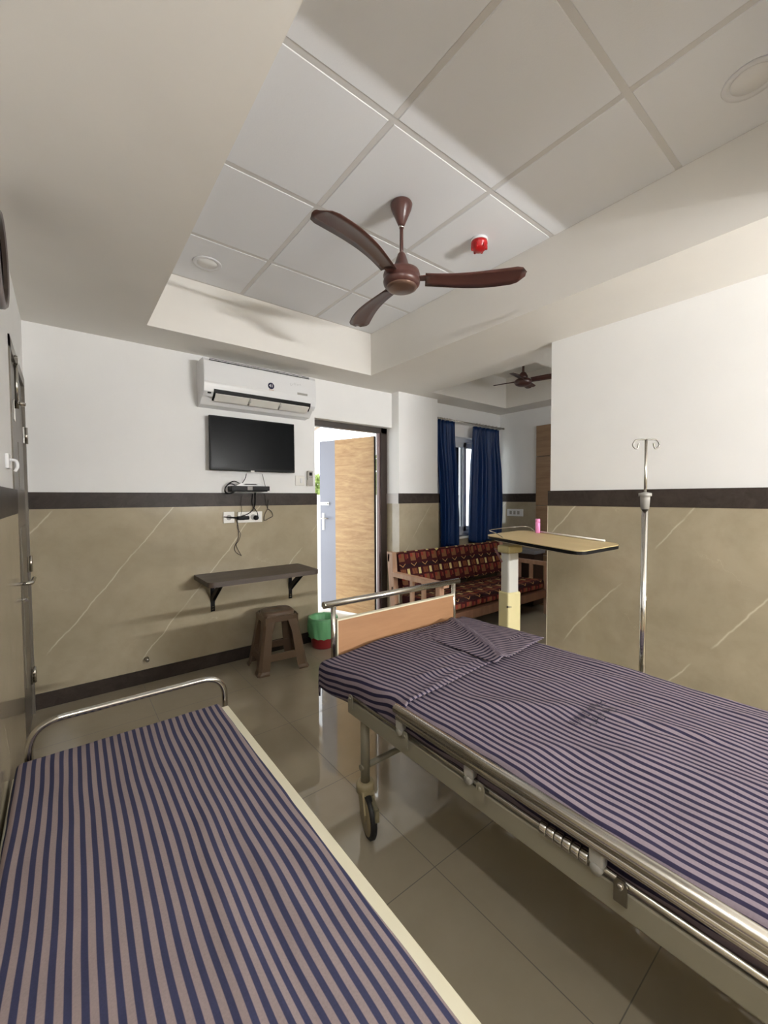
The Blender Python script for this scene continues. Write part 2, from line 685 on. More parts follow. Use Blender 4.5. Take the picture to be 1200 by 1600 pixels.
# partition on the right
b = BM(); box(b, XR, 2.93, -2.45, YR, 0, 2.9)
wq = struct('wall_partition', b, M['wall'])
b = BM(); box(b, XR - 0.012, XR, REAR, YR + 0.010, 0, BAND); box(b, XR, 2.93, YR, YR + 0.010, 0, BAND)
struct('tile_dado', b, M['dado'], wq)
b = BM(); box(b, XR - 0.014, XR, REAR, YR + 0.012, BAND, DADO); box(b, XR, 2.93, YR, YR + 0.012, BAND, DADO)
struct('tile_band', b, M['band'], wq)
b = BM(); box(b, XR - 0.020, XR - 0.012, REAR, YR + 0.010, 0, 0.10)
struct('baseboard_right', b, M['band'])
# slim pale edge strip on the tiled corner
b = BM(); box(b, XR - 0.0135, XR - 0.002, YR + 0.010, YR + 0.0135, 0.0, BAND)
struct('trim_2', b, mat('pale_edge_strip', rgb(226, 218, 198), 0.4))

# left wall with a dark door in it
LD0, LD1, LDZ = 2.50, 3.392, 2.095
b = BM()
box(b, XL - 0.14, XL, -2.45, LD0, 0, 2.9)
box(b, XL - 0.14, XL, LD0, LD1, LDZ, 2.9)
box(b, XL - 0.14, XL, LD1, YB + 0.01, 0, 2.9)
wl = struct('wall_left', b, M['wall'])
b = BM(); box(b, XL, XL + 0.014, REAR, LD0, 0, BAND)
struct('tile_dado', b, M['dado'], wl)
b = BM(); box(b, XL, XL + 0.015, REAR, LD0, BAND, DADO)
struct('tile_band', b, M['band'], wl)
# rear wall behind the camera
b = BM(); box(b, -0.32, 2.93, -2.45, REAR, 0, 2.9)
wz = struct('wall_rear', b, M['wall'])
b = BM(); box(b, XL, XR, REAR, REAR + 0.012, 0, BAND)
struct('tile_dado', b, M['dado'], wz)
b = BM(); box(b, XL, XR, REAR, REAR + 0.014, BAND, DADO)
struct('tile_band', b, M['band'], wz)

# ceiling: soffits around two recessed trays
TX0, TX1, TY0, TY1 = 0.4496, 2.2322, 0.07, 3.0248
BX0, BX1, BY0, BY1 = 3.102, 4.40, 1.910, 3.115
b = BM()
Z1 = 2.95
for x0, x1, y0, y1 in ((XL - .14, TX0, -2.45, 3.66), (TX0, TX1, -2.45, TY0), (TX0, TX1, TY1, 3.66),
                       (TX1, BX0, -2.45, 3.66), (BX0, BX1, 0.75, BY0), (BX0, BX1, BY1, 3.66), (BX1, XF + .12, 0.75, 3.66)):
    box(b, x0, x1, y0, y1, ZS, Z1)
ceil = struct('ceiling', b, M['soffit'])
b = BM(); box(b, BX0, BX1, BY0, BY1, ZT, Z1)
struct('tray_panel', b, M['soffit'], ceil)
T = 0.61
gxs = [1.058, 1.058 + T]
gys = [1.2765 - 2 * T, 1.2765 - T, 1.2765, 1.2765 + T, 1.2765 + 2 * T]
b = BM(); box(b, TX0, TX1, TY0, TY1, 2.870, Z1)
xs = [TX0] + gxs + [TX1]
ys = [y for y in [TY0] + gys + [TY1] if TY0 <= y <= TY1]
for i in range(len(xs) - 1):
    for j in range(len(ys) - 1):
        box(b, xs[i] + .012 * (i > 0) + .001, xs[i + 1] - .012 * (i < 2) - .001, ys[j] + .012, ys[j + 1] - .012, ZT + 0.001, 2.860, 0.003, 1)
struct('ceiling_tiles', b, M['tile'], ceil)
b = BM()
for x in gxs: box(b, x - .0125, x + .0125, TY0, TY1, ZT + .0035, ZT + .012)
for y in gys:
    if TY0 < y < TY1: box(b, TX0, TX1, y - .0125, y + .0125, ZT + .003, ZT + .0115)
box(b, TX0, TX0 + .014, TY0, TY1, ZT + .002, ZT + .01); box(b, TX1 - .014, TX1, TY0, TY1, ZT + .002, ZT + .01)
box(b, TX0, TX1, TY1 - .014, TY1, ZT + .002, ZT + .01); box(b, TX0, TX1, TY0, TY0 + .014, ZT + .002, ZT + .01)
struct('ceiling_grid', b, M['tbar'], ceil)

# ------------------------------------------------------------------ entrance door
b = BM()
FY0, FY1 = 3.50, 3.560
box(b, DX0, DX0 + 0.045, FY0, FY1, 0, DZ); box(b, DX1 - 0.078, DX1, FY0, FY1, 0, DZ)
box(b, DX0, DX1, FY0, FY1, DZ - 0.055, DZ)
d1 = struct('door_1', b, M['frame_dark'])
b = BM(); box(b, DX1 - 0.100, DX1 - 0.078, FY0 + 0.020, FY1, 0, DZ - 0.055)
struct('inner_jamb', b, M['purple'], d1)
HINGE = Vector((2.718, 3.632, 0))
ANG = math.radians(71)
LW = 0.80
dirx = Vector((-math.cos(ANG), math.sin(ANG), 0))   # hinge -> free edge
mtx = Matrix(((dirx.x, -dirx.y * -1, 0, HINGE.x), (dirx.y, dirx.x * -1, 0, HINGE.y), (0, 0, 1, 0), (0, 0, 0, 1)))
# local: x along leaf, y normal (checked so that +y points to the room side)
nrm = Vector((dirx.y, -dirx.x, 0)) * -1
mtx = Matrix(((dirx.x, nrm.x, 0, HINGE.x), (dirx.y, nrm.y, 0, HINGE.y), (0, 0, 1, 0), (0, 0, 0, 1)))


def at_door(bm): return xform(bm, mtx)


ZL = 2.03
b = BM(); box(b, 0, LW, -0.036, -0.002, 0.01, ZL)
leaf = struct('door_leaf', at_door(b), M['frame_dark'], d1)
b = BM(); box(b, 0.004, LW * 0.70, -0.002, 0.0015, 0.012, ZL - .002)
# wood grain must run across the leaf: own origin and rotation
wl_ = obj('wood_face', b, M['doorwood'], leaf)
wl_.data.transform(Matrix.Translation(origin_of(leaf)))
wl_.matrix_local = mtx
b = BM(); box(b, LW * 0.70, LW - .001, -0.002, 0.001, 0.012, ZL - .002)
struct('grey_face', at_door(b), mat('pale_grey_laminate', rgb(142, 146, 160), 0.45), leaf)
b = BM()
box(b, LW - 0.075, LW - 0.035, 0.001, 0.009, 0.96, 1.17, 0.003)
tube(b, arc_path([(LW - 0.055, 0.005, 1.105), (LW - 0.055, 0.055, 1.105), (LW - 0.175, 0.055, 1.105)], 0.015), 0.008)
struct('door_handle', at_door(b), M['chrome2'], leaf)
b = BM()
box(b, LW - 0.15, LW - 0.005, 0.001, 0.010, 1.262, 1.30, 0.002)
tube(b, [(LW - 0.16, 0.016, 1.281), (LW + 0.01, 0.016, 1.281)], 0.007)
tube(b, [(LW - 0.13, 0.016, 1.281), (LW - 0.13, 0.035, 1.281)], 0.006)
struct('door_bolt', at_door(b), M['chrome2'], leaf)

# ------------------------------------------------------------------ dark door in the left wall
b = BM()
xo = XL + 0.006
box(b, XL - 0.10, xo, LD0, LD0 + 0.05, 0, LDZ); box(b, XL - 0.10, xo, LD1 - 0.045, LD1, 0, LDZ)
box(b, XL - 0.10, xo, LD0, LD1, LDZ - 0.055, LDZ)
d2 = struct('door_2', b, M['dgrey'])
b = BM(); box(b, XL - 0.045, XL - 0.008, LD0 + 0.05, LD1 - 0.045, 0.012, LDZ - 0.055)
lf = struct('door_leaf', b, mat('dark_grey_door_laminate', rgb(98, 92, 84), 0.35), d2)
b = BM(); box(b, XL - 0.012, XL - 0.004, 2.96, 3.28, 1.40, 1.66, 0.003); box(b, XL - 0.012, XL - 0.004, 2.96, 3.28, 0.3, 1.2, 0.003)
struct('raised_panel', b, M['dgrey'], lf)
b = BM(); tube(b, [(XL + .010, 2.73, 1.80), (XL + .010, 2.73, 2.06)], 0.008)
box(b, XL - .008, XL + .002, 2.70, 2.76, 1.74, 1.84, .002); box(b, XL - .008, XL + .02, 2.712, 2.748, 2.02, 2.05, .002)
tube(b, [(XL + .010, 2.73, 1.83), (XL + .040, 2.74, 1.825)], 0.010)
struct('tower_bolt', b, M['chrome2'], lf)
for z in (1.74, 0.95, 0.25):
    b = BM(); tube(b, [(XL + .010, LD1 - .045, z - .05), (XL + .010, LD1 - .045, z + .05)], .008)
    box(b, XL - .006, XL + .003, LD1 - .085, LD1 - .005, z - .05, z + .05, .001)
    struct('hinge', b, M['chrome2'], d2)
b = BM()
tube(b, arc_path([(XL - .005, 2.60, .945), (XL + .05, 2.60, .945), (XL + .052, 2.72, .950)], .02), .009)
box(b, XL - .008, XL + .002, 2.575, 2.625, .84, .99, .003)
struct('door_handle', b, M['chrome2'], lf)
b = BM(); tube(b, [(XL - .005, 2.60, .868), (XL + .032, 2.60, .868)], .006); tube(b, [(XL + .028, 2.575, .868), (XL + .028, 2.64, .868)], .006)
struct('thumb_turn', b, M['chrome2'], lf)

# ------------------------------------------------------------------ window
b = BM()
FYW = 3.50
box(b, WX0, WX0 + .05, FYW, FYW + .07, WZ0, WZ1); box(b, WX1 - .05, WX1, FYW, FYW + .07, WZ0, WZ1)
box(b, WX0, WX1, FYW, FYW + .07, WZ1 - .05, WZ1); box(b, WX0, WX1, FYW, FYW + .07, WZ0, WZ0 + .05)
w1 = struct('window_1', b, M['upvc'])
mx = 4.075
for k, (a, c, yy) in enumerate(((WX0 + .04, mx + .035, FYW + .005), (mx - .035, WX1 - .04, FYW + .036))):
    b = BM(); w_ = .055
    box(b, a, a + w_, yy, yy + .028, WZ0 + .05, WZ1 - .05); box(b, c - w_, c, yy, yy + .028, WZ0 + .05, WZ1 - .05)
    box(b, a, c, yy, yy + .028, WZ0 + .05, WZ0 + .115); box(b, a, c, yy, yy + .028, WZ1 - .115, WZ1 - .05)
    s_ = struct('window_sash', b, M['upvc'], w1)
    b = BM(); box(b, a + w_, c - w_, yy + .011, yy + .016, WZ0 + .115, WZ1 - .115)
    struct('window_pane', b, M['glass'], s_)
b = BM(); box(b, mx - .125, mx - .075, FYW + .034, FYW + .064, WZ0 + .05, WZ1 - .05)
struct('mesh_screen_edge', b, M['black'], w1)
b = BM(); box(b, WX0 - .02, WX1 + .02, WY - .03, FYW, WZ0 - .025, WZ0)
struct('window_sill', b, M['white'], w1)

# ------------------------------------------------------------------ tube lights on rear and left walls, plus an added bay fill
def tube_light(axis, a0, a1, w, z, out, strength, label):
    """batten and tube along an axis; w is the wall plane, out the direction into the room"""
    mid = (a0 + a1) / 2
    t = thing('tube_light', (mid, w, z - .025) if axis == 'X' else (w, mid, z - .025), label, 'light', )
    b = BM()
    if axis == 'X':
        box(b, a0, a1, w, w + out * .04, z - .025, z + .025, .004)
    else:
        box(b, w, w + out * .04, a0, a1, z - .025, z + .025, .004)
    obj('batten', b, M['white'], t)
    em = bpy.data.materials.new('fluorescent_tube'); em.use_nodes = True
    nt = em.node_tree; nt.nodes.clear()
    e_ = nt.nodes.new('ShaderNodeEmission'); o_ = nt.nodes.new('ShaderNodeOutputMaterial')
    e_.inputs[0].default_value = (1.0, 0.992, 0.982, 1); e_.inputs[1].default_value = strength
    nt.links.new(e_.outputs[0], o_.inputs[0])
    b = BM()
    p = w + out * .062
    tube(b, [(a0 + .04, p, z), (a1 - .04, p, z)] if axis == 'X' else [(p, a0 + .04, z), (p, a1 - .04, z)], .015, 10)
    obj('tube', b, em, t)


tube_light('X', 1.56, 2.72, REAR, 1.70, 1, TUBE_REAR, 'white fluorescent batten on the wall behind the bed heads')
tube_light('Y', -1.15, 0.07, XL, 2.27, 1, TUBE_LEFT, 'white fluorescent batten on the long wall above the low cot head')
tube_light('X', 3.2, 4.4, 0.87, 2.15, 1, BAY_FILL, 'unseen fill batten added behind the partition to brighten the bay')  # added fill lamp, out of view; brightens the bay, no known fixture there

# ------------------------------------------------------------------ cloth helper
def sstep(a, b, x):
    t = max(0.0, min(1.0, (x - a) / (b - a)))
    return t * t * (3 - 2 * t)


def draped(x0, x1, y0, y1, z, R, hang, height, nx, ny, shear, far_hang=True, ext_y1=True, zdrop=None, hang_y0=False):
    """sheet over a mattress block. returns rows of points and uv in metres of cloth"""
    ex0 = hang
    ex1 = hang if far_hang else R
    ey1 = hang if ext_y1 else 0.0
    ey0 = hang if hang_y0 else 0.0
    rows, uvs = [], []
    # denser rows in the rounded edges
    def params(a, b, ea, eb, n):
        out = []
        L = (b - a)
        if ea > 0:
            k = 10
            out += [a - ea + ea * i / k for i in range(k)]
        out += [a + L * i / n for i in range(n + 1)]
        if eb > 0:
            k = 10
            out += [b + eb * i / k for i in range(1, k + 1)]
        return out
    ps = params(x0 + R, x1 - R, ex0, ex1, nx)
    qs = params(y0 + (R if hang_y0 else 0), y1 - (R if ext_y1 else 0), ey0, ey1, ny)
    xa, xb = x0 + R, x1 - R
    ya, yb = y0 + (R if hang_y0 else 0), y1 - (R if ext_y1 else 0)
    for q in qs:
        row, ur = [], []
        for p in ps:
            bx, by = min(max(p, xa), xb), min(max(q, ya), yb)
            ex, ey = p - bx, q - by
            el = math.hypot(ex, ey)
            if el > 1e-9:
                dx, dy = ex / el, ey / el
                a = min(el / R, PI / 2)
                hx = R * math.sin(a)
                dz = R * (1 - math.cos(a)) + max(0.0, el - R * PI / 2)
            else:
                dx = dy = hx = dz = 0.0
            h = height(bx + dx * hx, by + dy * hx)
            w = max(0.0, 1 - dz / (R * 1.5))
            side = 1 - w
            ww = noise.noise(Vector((p * 9, q * 9, 3.1))) * 0.006 * side
            zz = z - dz + h * w - (zdrop(bx, by) if zdrop else 0.0)
            row.append(Vector((bx + dx * (hx + ww), by + dy * (hx + ww), zz)))
            su, sv = shear(p, q)
            ur.append((p + su, q + sv))
        rows.append(row)
        uvs.append(ur)
    return rows, uvs


def ridge(x, y, ax, ay, bx, by, w, h):
    """soft fold along the segment a-b"""
    dx, dy = bx - ax, by - ay
    L2 = dx * dx + dy * dy
    t = max(0.0, min(1.0, ((x - ax) * dx + (y - ay) * dy) / L2))
    d = math.hypot(x - ax - t * dx, y - ay - t * dy)
    return h * math.exp(-(d / w) ** 2) * math.sin(PI * t) ** .7 if 0 < t < 1 else 0.0


def sheet_obj(name, rows, uvs, m, thick=0.0025, **k):
    b = BM()
    quad_strip(b, rows, True, uvs)
    o = obj(name, b, m, recalc=False, **k)
    solidify(o, thick, -1)
    return o


# ------------------------------------------------------------------ attendant cot (near left)
A_ = math.radians(0.9)
CZ = 0.45
cot = thing('attendant_cot', (0.20, 0.85, 0), 'low cream metal cot with bent chrome end rail, beside the dark door', 'bed')
CX0, CX1, CY1, CY0 = -0.150, 0.522, 1.852, -0.10
b = BM()
box(b, CX1 - .004, CX1 + .034, CY0, CY1 - .01, CZ - .075, CZ - .022, .004)
box(b, CX0 - .010, CX0 + .025, CY0, CY1 - .01, CZ - .100, CZ - .045, .004)
box(b, CX0, CX1, CY1 - .045, CY1 - .010, CZ - .100, CZ - .045, .004)
box(b, CX0, CX1, CY0, CY0 + .035, CZ - .100, CZ - .045, .004)
for i in range(7):
    y = CY0 + .2 + i * .25
    box(b, CX0, CX1, y, y + .03, CZ - .098, CZ - .075)
obj('cot_frame', b, M['cream'], cot)
for x in (CX0 + .02, CX1 - .0):
    for y in (CY0 + .04, CY1 - .04):
        b = BM(); tube(b, [(x, y, .012), (x, y, CZ - .08)], .016)
        lg = obj('leg', b, M['cream'], cot)
        b = BM(); lathe(b, [(.020, 0), (.020, .02), (.017, .03)], (x, y, 0), 16)
        obj('rubber_foot', b, M['rubber'], lg)
b = BM()
ty = 1.875
tube(b, arc_path([(-.118, ty, .30), (-.118, ty, .558), (.552, ty, .556), (.552, ty, .30)], .10, 12), .0125, 14)
obj('end_rail', b, M['chrome2'], cot)
b = BM(); box(b, CX0 + .012, CX1 - .012, CY0, CY1 - .014, CZ - .072, CZ - .012, .015, 3)
obj('thin_mattress', b, M['mattress'], cot)


def cot_h(x, y):
    h = 0.0025 * noise.noise(Vector((x * 5, y * 2.2, 0))) + 0.0012 * noise.noise(Vector((x * 18, y * 5, 4)))
    h += ridge(x, y, .30, 1.25, .22, .55, .030, .007)
    h += ridge(x, y, .36, 1.05, .40, .62, .022, .006)
    h += ridge(x, y, .27, .85, .30, .35, .020, .006)
    h -= ridge(x, y, .335, 1.1, .31, .5, .018, .004)
    h += ridge(x, y, .43, 1.1, .50, .55, .020, .005)
    return h


def cot_shear(x, y):
    s = 0.010 * noise.noise(Vector((x * 2.2, y * 1.8, 9))) + 0.0032 * noise.noise(Vector((x * 6, y * 5, 2)))
    s += 0.010 * math.exp(-((x - .33) / .09) ** 2 - ((y - .85) / .25) ** 2)
    return s - 0.012 * (y - 1.0), 0


rows, uvs = draped(CX0, CX1, CY0, CY1, CZ, .018, .055, cot_h, 74, 150, cot_shear, True, True)
sheet_obj('bed_sheet', rows, uvs, M['sheet'], label='striped mauve and navy sheet spread on the low cot beside the wall', cat='sheet')

# ------------------------------------------------------------------ hospital bed
BZ = 0.640
HX0, HX1, HY1, HY0 = 0.893, 1.842, 1.640, -0.36
bed = thing('hospital_bed', (1.36, 0.65, 0), 'wheeled hospital bed with grey frame, chrome side rails and wood panel foot board', 'bed')
b = BM()
for x in (.885, 1.780):
    box(b, x, x + .062, -.34, 1.372, .482, .543, .005)
box(b, .92, 1.80, 1.300, 1.345, .485, .540, .004); box(b, .92, 1.80, -.30, -.25, .485, .540, .004)
obj('chassis_beam', b, M['frame'], bed)
b = BM()
for x in (.905, 1.790):
    box(b, x, x + .028, -.36, 1.640, .505, .545, .004)
box(b, .905, 1.818, 1.612, 1.640, .505, .545, .004)
obj('mattress_platform', b, M['frame'], bed)
b = BM(); box(b, .925, .975, 1.50, 1.63, .478, .506, .006)
obj('rubber_buffer', b, M['rubber'], bed)
for yy in (1.325, -0.20):
    b = BM(); tube(b, [(.915, yy, .262), (1.815, yy, .262)], .0125)
    obj('cross_bar', b, M['frame'], bed)
    for x in (.938, 1.818):
        b = BM(); tube(b, [(x, yy, .185), (x, yy, .490)], .0185, 18)
        lg = obj('leg', b, M['frame'], bed)
        b = BM(); lathe(b, [(0.001, -.004), (.007, -.004), (.007, 0.0)], (x - .02, yy, .51), 12, 'X')
        obj('bolt', b, M['chrome'], lg)
        cs = BM(); lathe(cs, [(.026, .125), (.030, .130), (.030, .150), (.026, .158), (.019, .160)], (x, yy, 0), 24)
        # fork: two cheeks around the wheel, leaning back
        sx = .017
        for s in (-1, 1):
            poly = [(yy + .030, .140), (yy - .030, .140), (yy - .052, .085), (yy - .040, .052), (yy - .012, .050), (yy + .006, .095)]
            prism(cs, poly, 'X', x + s * sx - .003, x + s * sx + .003)
        box(cs, x - sx, x + sx, yy - .03, yy + .03, .128, .142)
        swiv = Matrix.Translation((x, yy, 0)) @ Matrix.Rotation(math.radians(-18), 4, 'Z') @ Matrix.Scale(1.26, 4) @ Matrix.Translation((-x, -yy, 0))
        xform(cs, swiv)
        ca = obj('caster_fork', cs, M['cream2'] if False else mat('beige_caster_plastic', rgb(150, 138, 108), .45), lg)
        wc = (x, yy - .028, .0655)
        b = BM(); lathe(b, [(.052, -.010), (.061, -.010), (.0655, -.006), (.0655, .006), (.061, .010), (.052, .010)], wc, 32, 'X')
        obj('wheel_tyre', xform(b, swiv), M['rubber'], lg)
        b = BM(); lathe(b, [(.001, -.014), (.014, -.014), (.018, -.010), (.052, -.012), (.056, -.009), (.056, .009), (.052, .012), (.018, .010), (.014, .014), (.001, .014)], wc, 32, 'X')
        obj('wheel_hub', xform(b, swiv), mat('beige_wheel_hub', rgb(150, 136, 104), .4), lg)
        b = BM()
        box(b, x + .002, x + .016, yy - .092, yy - .078, .084, .122, .003)
        box(b, x + .002, x + .016, yy - .088, yy - .030, .110, .126, .003)
        obj('brake_pedal', xform(b, swiv), mat('olive_grey_metal', rgb(128, 122, 98), .35, .3), lg)
b = BM(); box(b, HX0 + .012, HX1 - .012, HY0, HY1 - .014, .546, BZ - .050, .03, 4)
obj('mattress', b, M['mattress'], bed)
# side rails folded down, one each side
for s, xr, rz in ((1, .868, 0), (-1, 1.882, -.055)):
    b = BM()
    tube(b, [(xr, -.42, .640 + rz), (xr, 1.045, .640 + rz)], .0155, 18)
    rail = obj('side_rail', b, M['chrome'], bed)
    b = BM(); tube(b, [(xr + s * .004, -.42, .611 + rz), (xr + s * .004, 1.040, .611 + rz)], .0115, 14)
    tube(b, [(xr + s * .015, -.42, .595 + rz), (xr + s * .015, 1.02, .595 + rz)], .006, 10)
    obj('lower_rail_tube', b, M['chrome'], rail)
    b = BM(); tube(b, [(xr + s * .018, -.42, .562 + rz), (xr + s * .018, 1.345, .557 + rz)], .0075, 10)
    obj('pivot_rod', b, M['chrome'], rail)
    for y in (1.325, 1.000, .690, .335, .0, -.25):
        b = BM()
        prism(b, [(y - .013, .525 + rz), (y + .013, .525 + rz), (y + .013, .565 + rz), (y + .008, .576 + rz), (y - .008, .576 + rz), (y - .013, .565 + rz)], 'X', xr + s * .000, xr + s * .004)
        lathe(b, [(.001, -.003), (.006, -.003), (.006, .002)], (xr - s * .001, y, .562 + rz), 12, 'X')
        obj('pivot_bracket', b, M['frame'] if y != .335 else M['chrome'], rail)
    for y in (1.035, .735, .385):
        b = BM()
        box(b, xr + s * .002, xr + s * .026, y - .016, y + .016, .566 + rz, .606 + rz, .005)
        lathe(b, [(.001, -.002), (.013, -.002), (.013, .018)], (xr + s * .004, y,   .560 + rz), 14, 'X')
        obj('rail_link', b, M['grey'], rail)
    b = BM()
    for i in range(6):
        y = .412 + i * .0195
        lathe(b, [(.008, -.0085), (.0145, -.0085), (.0155, -.006), (.0155, .006), (.0145, .0085), (.008, .0085)], (xr + s * .016, y, .562 + rz), 18, 'Y')
    obj('latch_spring', b, M['chrome2'], rail)
# foot board
FY = 1.682
b = BM(); tube(b, [(.958, FY, .843), (1.902, FY, .838)], .0165, 18)
lathe(b, [(.012, -.004), (.0175, -.003), (.0175, .001)], (.958, FY, .843), 18, 'X')
fb = obj('foot_rail', b, M['chrome'], bed)
for x in (1.008, 1.858):
    b = BM(); tube(b, [(x, FY, .50), (x, FY, .832)], .0125, 16)
    obj('foot_rail_post', b, M['chrome'], bed)
b = BM(); box(b, 1.026, 1.845, FY - .012, FY + .010, .545, .762, .003)
obj('foot_panel', b, M['footwood'], bed)
b = BM(); box(b, 1.024, 1.847, FY - .014, FY + .012, .757, .765, .002); box(b, 1.022, 1.028, FY - .013, FY + .011, .545, .765)
obj('panel_edging', b, M['cream'], bed)
# head board, out of the frame behind the camera side
b = BM(); tube(b, [(.958, -.40, .78), (1.872, -.40, .78)], .0165, 14)
for x in (1.0, 1.83): tube(b, [(x, -.40, .50), (x, -.40, .78)], .0125)
box(b, .90, 1.86, -.41, -.39, .20, .74, .003)  # unseen panel, extended down to keep rear tube light off the floor
obj('head_board', b, M['footwood'], bed)


def bed_h(x, y):
    h = 0.007 * noise.noise(Vector((x * 2.6, y * 2.2, 1))) + 0.003 * noise.noise(Vector((x * 8, y * 6, 5)))
    h += 0.0012 * noise.noise(Vector((x * 26, y * 16, 8)))
    for a in ((1.08, .90, 1.36, .62, .034, .014), (1.30, .74, 1.52, .24, .036, .016), (1.00, .66, 1.32, .34, .030, .010),
              (1.48, .96, 1.74, .56, .036, .012), (1.38, .84, 1.66, .14, .030, .010), (1.15, .50, 1.45, -.05, .036, .011),
              (1.00, 1.0, 1.26, .76, .030, .009), (1.62, .60, 1.80, .0, .034, .013), (1.25, 1.0, 1.55, .70, .030, .010), (1.74, .96, 1.80, .60, .030, .014)):
        h += .62 * ridge(x, y, a[0], a[1], a[2], a[3], a[4] * 1.35, a[5])
    h -= ridge(x, y, 1.34, .60, 1.47, .26, .022, .010)
    return h


def bed_shear(x, y):
    s = 0.012 * noise.noise(Vector((x * 2.6, y * 3.0, 21))) + 0.0060 * noise.noise(Vector((x * 6, y * 7, 12))) + 0.0012 * noise.noise(Vector((x * 18, y * 18, 2)))
    s += 0.012 * math.exp(-((x - 1.35) / .14) ** 2 - ((y - .62) / .12) ** 2)
    return s, 0


def bed_drop(x, y):
    return 0.028 * sstep(1.15, 1.64, y) * sstep(1.30, .90, x) + .012 * sstep(1.2, 1.6, y)


rows, uvs = draped(HX0, HX1, HY0, HY1, BZ, .034, .125, bed_h, 96, 190, bed_shear, True, True, bed_drop)
sheet_obj('bed_sheet', rows, uvs, M['sheet2'], label='wrinkled navy and mauve striped sheet covering the wheeled hospital bed', cat='sheet')


# faded laundry stamp: two rows of dark illegible strokes printed on the sheet
random.seed(4)
b = BM()
cx_, cy_ = 1.335, .600
for row in range(2):
    for k in range(9 - row):
        x0 = cx_ - .105 + k * .024 + row * .012
        y0 = cy_ + .016 - row * .040
        for st_ in range(3):
            ax0, ay0 = x0 + random.uniform(0, .014), y0 + random.uniform(-.012, .006)
            bx0, by0 = ax0 + random.uniform(-.004, .006), ay0 + random.uniform(.012, .024)
            if st_ == 2:
                bx0, by0 = ax0 + .013, ay0 + random.uniform(-.003, .003)
            n0 = 4
            P0, Q0 = Vector((ax0, ay0, 0)), Vector((bx0, by0, 0))
            nn0 = Vector((-(Q0 - P0).y, (Q0 - P0).x, 0)).normalized() * .0016
            L_, R0 = [], []
            for i_ in range(n0):
                p0 = P0.lerp(Q0, i_ / (n0 - 1))
                z0 = BZ + bed_h(p0.x, p0.y) - bed_drop(p0.x, p0.y) + .0032
                L_.append(b.verts.new((p0.x + nn0.x, p0.y + nn0.y, z0)))
                R0.append(b.verts.new((p0.x - nn0.x, p0.y - nn0.y, z0)))
            for i_ in range(n0 - 1):
                b.faces.new((L_[i_], L_[i_ + 1], R0[i_ + 1], R0[i_]))
sheet_main = [o for o in SC.objects if o.name.startswith('bed_sheet')][-1]
obj('ink_stamp', b, mat('faded_black_ink', rgb(36, 34, 44), .8), sheet_main, label='faded dark laundry stamp')


# second cover folded over the foot end
def fold_h(x, y):
    h = 0.006 + 0.005 * noise.noise(Vector((x * 3, y * 3, 31))) + 0.0016 * noise.noise(Vector((x * 14, y * 9, 3)))
    e = y - (1.035 + .10 * (x - .9))
    h += 0.0045 * math.exp(-(e / .012) ** 2)
    h += ridge(x, y, 1.02, 1.16, 1.30, 1.10, .020, .006) + ridge(x, y, 1.2, 1.22, 1.5, 1.17, .018, .005)
    return h + max(0, bed_h(x, y)) * .7


def fold_shear(x, y):
    s = .007 * noise.noise(Vector((x * 2.5, y * 3, 51))) + .003 * noise.noise(Vector((x * 8, y * 8, 4)))
    s += .016 * math.exp(-((y - 1.10) / .07) ** 2) * math.sin(x * 11 + 1)
    return s + .05 * (y - 1.3), 0


rows, uvs = draped(HX0 - .004, HX1 + .004, 1.03, HY1 + .004, BZ + .003, .036, .128, fold_h, 96, 64, fold_shear, True, True, bed_drop)
for r in rows:                              # the hem runs slightly askew
    for p in r:
        t = (HY1 - p.y) / (HY1 - 1.03)
        p.y += .085 * (p.x - .9) * max(0, min(1, t))
sheet_obj('folded_cover', rows, uvs, M['sheet2'], .004, label='striped cover folded across the foot end of the hospital bed', cat='sheet')

# turned back corner lying on top, with a crease
b = BM()
q = [Vector((1.43, 1.565, BZ + .006)), Vector((1.845, 1.600, BZ + .016)), Vector((1.876, 1.095, BZ + .006)), Vector((1.400, 1.030, BZ + .018))]
rows, uvs = [], []
n = 28
for i in range(n + 1):
    row, ur = [], []
    for j in range(n + 1):
        s, t = i / n, j / n
        p = (q[0] * (1 - s) + q[3] * s) * (1 - t) + (q[1] * (1 - s) + q[2] * s) * t
        cr = abs((t - .12) - (1 - s) * .62)                 # crease from the near point to the far edge
        p.z += .016 * math.exp(-(cr / .07) ** 2) + .004 * noise.noise(Vector((p.x * 9, p.y * 9, 7))) 
        p.z -= bed_drop(p.x, p.y) * .8
        row.append(p)
        left = (t - .12) < (1 - s) * .62
        if left:
            ur.append((p.y * .93 + .2 * p.x, p.x))
        else:
            k = (1 - s) * .62 + .12
            px = q[0].x * (1 - k) + q[1].x * k
            ur.append((p.x * .82 + p.y * .5, p.y))
    rows.append(row)
    uvs.append(ur)
sheet_obj('turned_cloth_corner', rows, uvs, M['sheet2'], .002, label='loose striped cloth corner turned back on the bed by the foot board', cat='cloth')

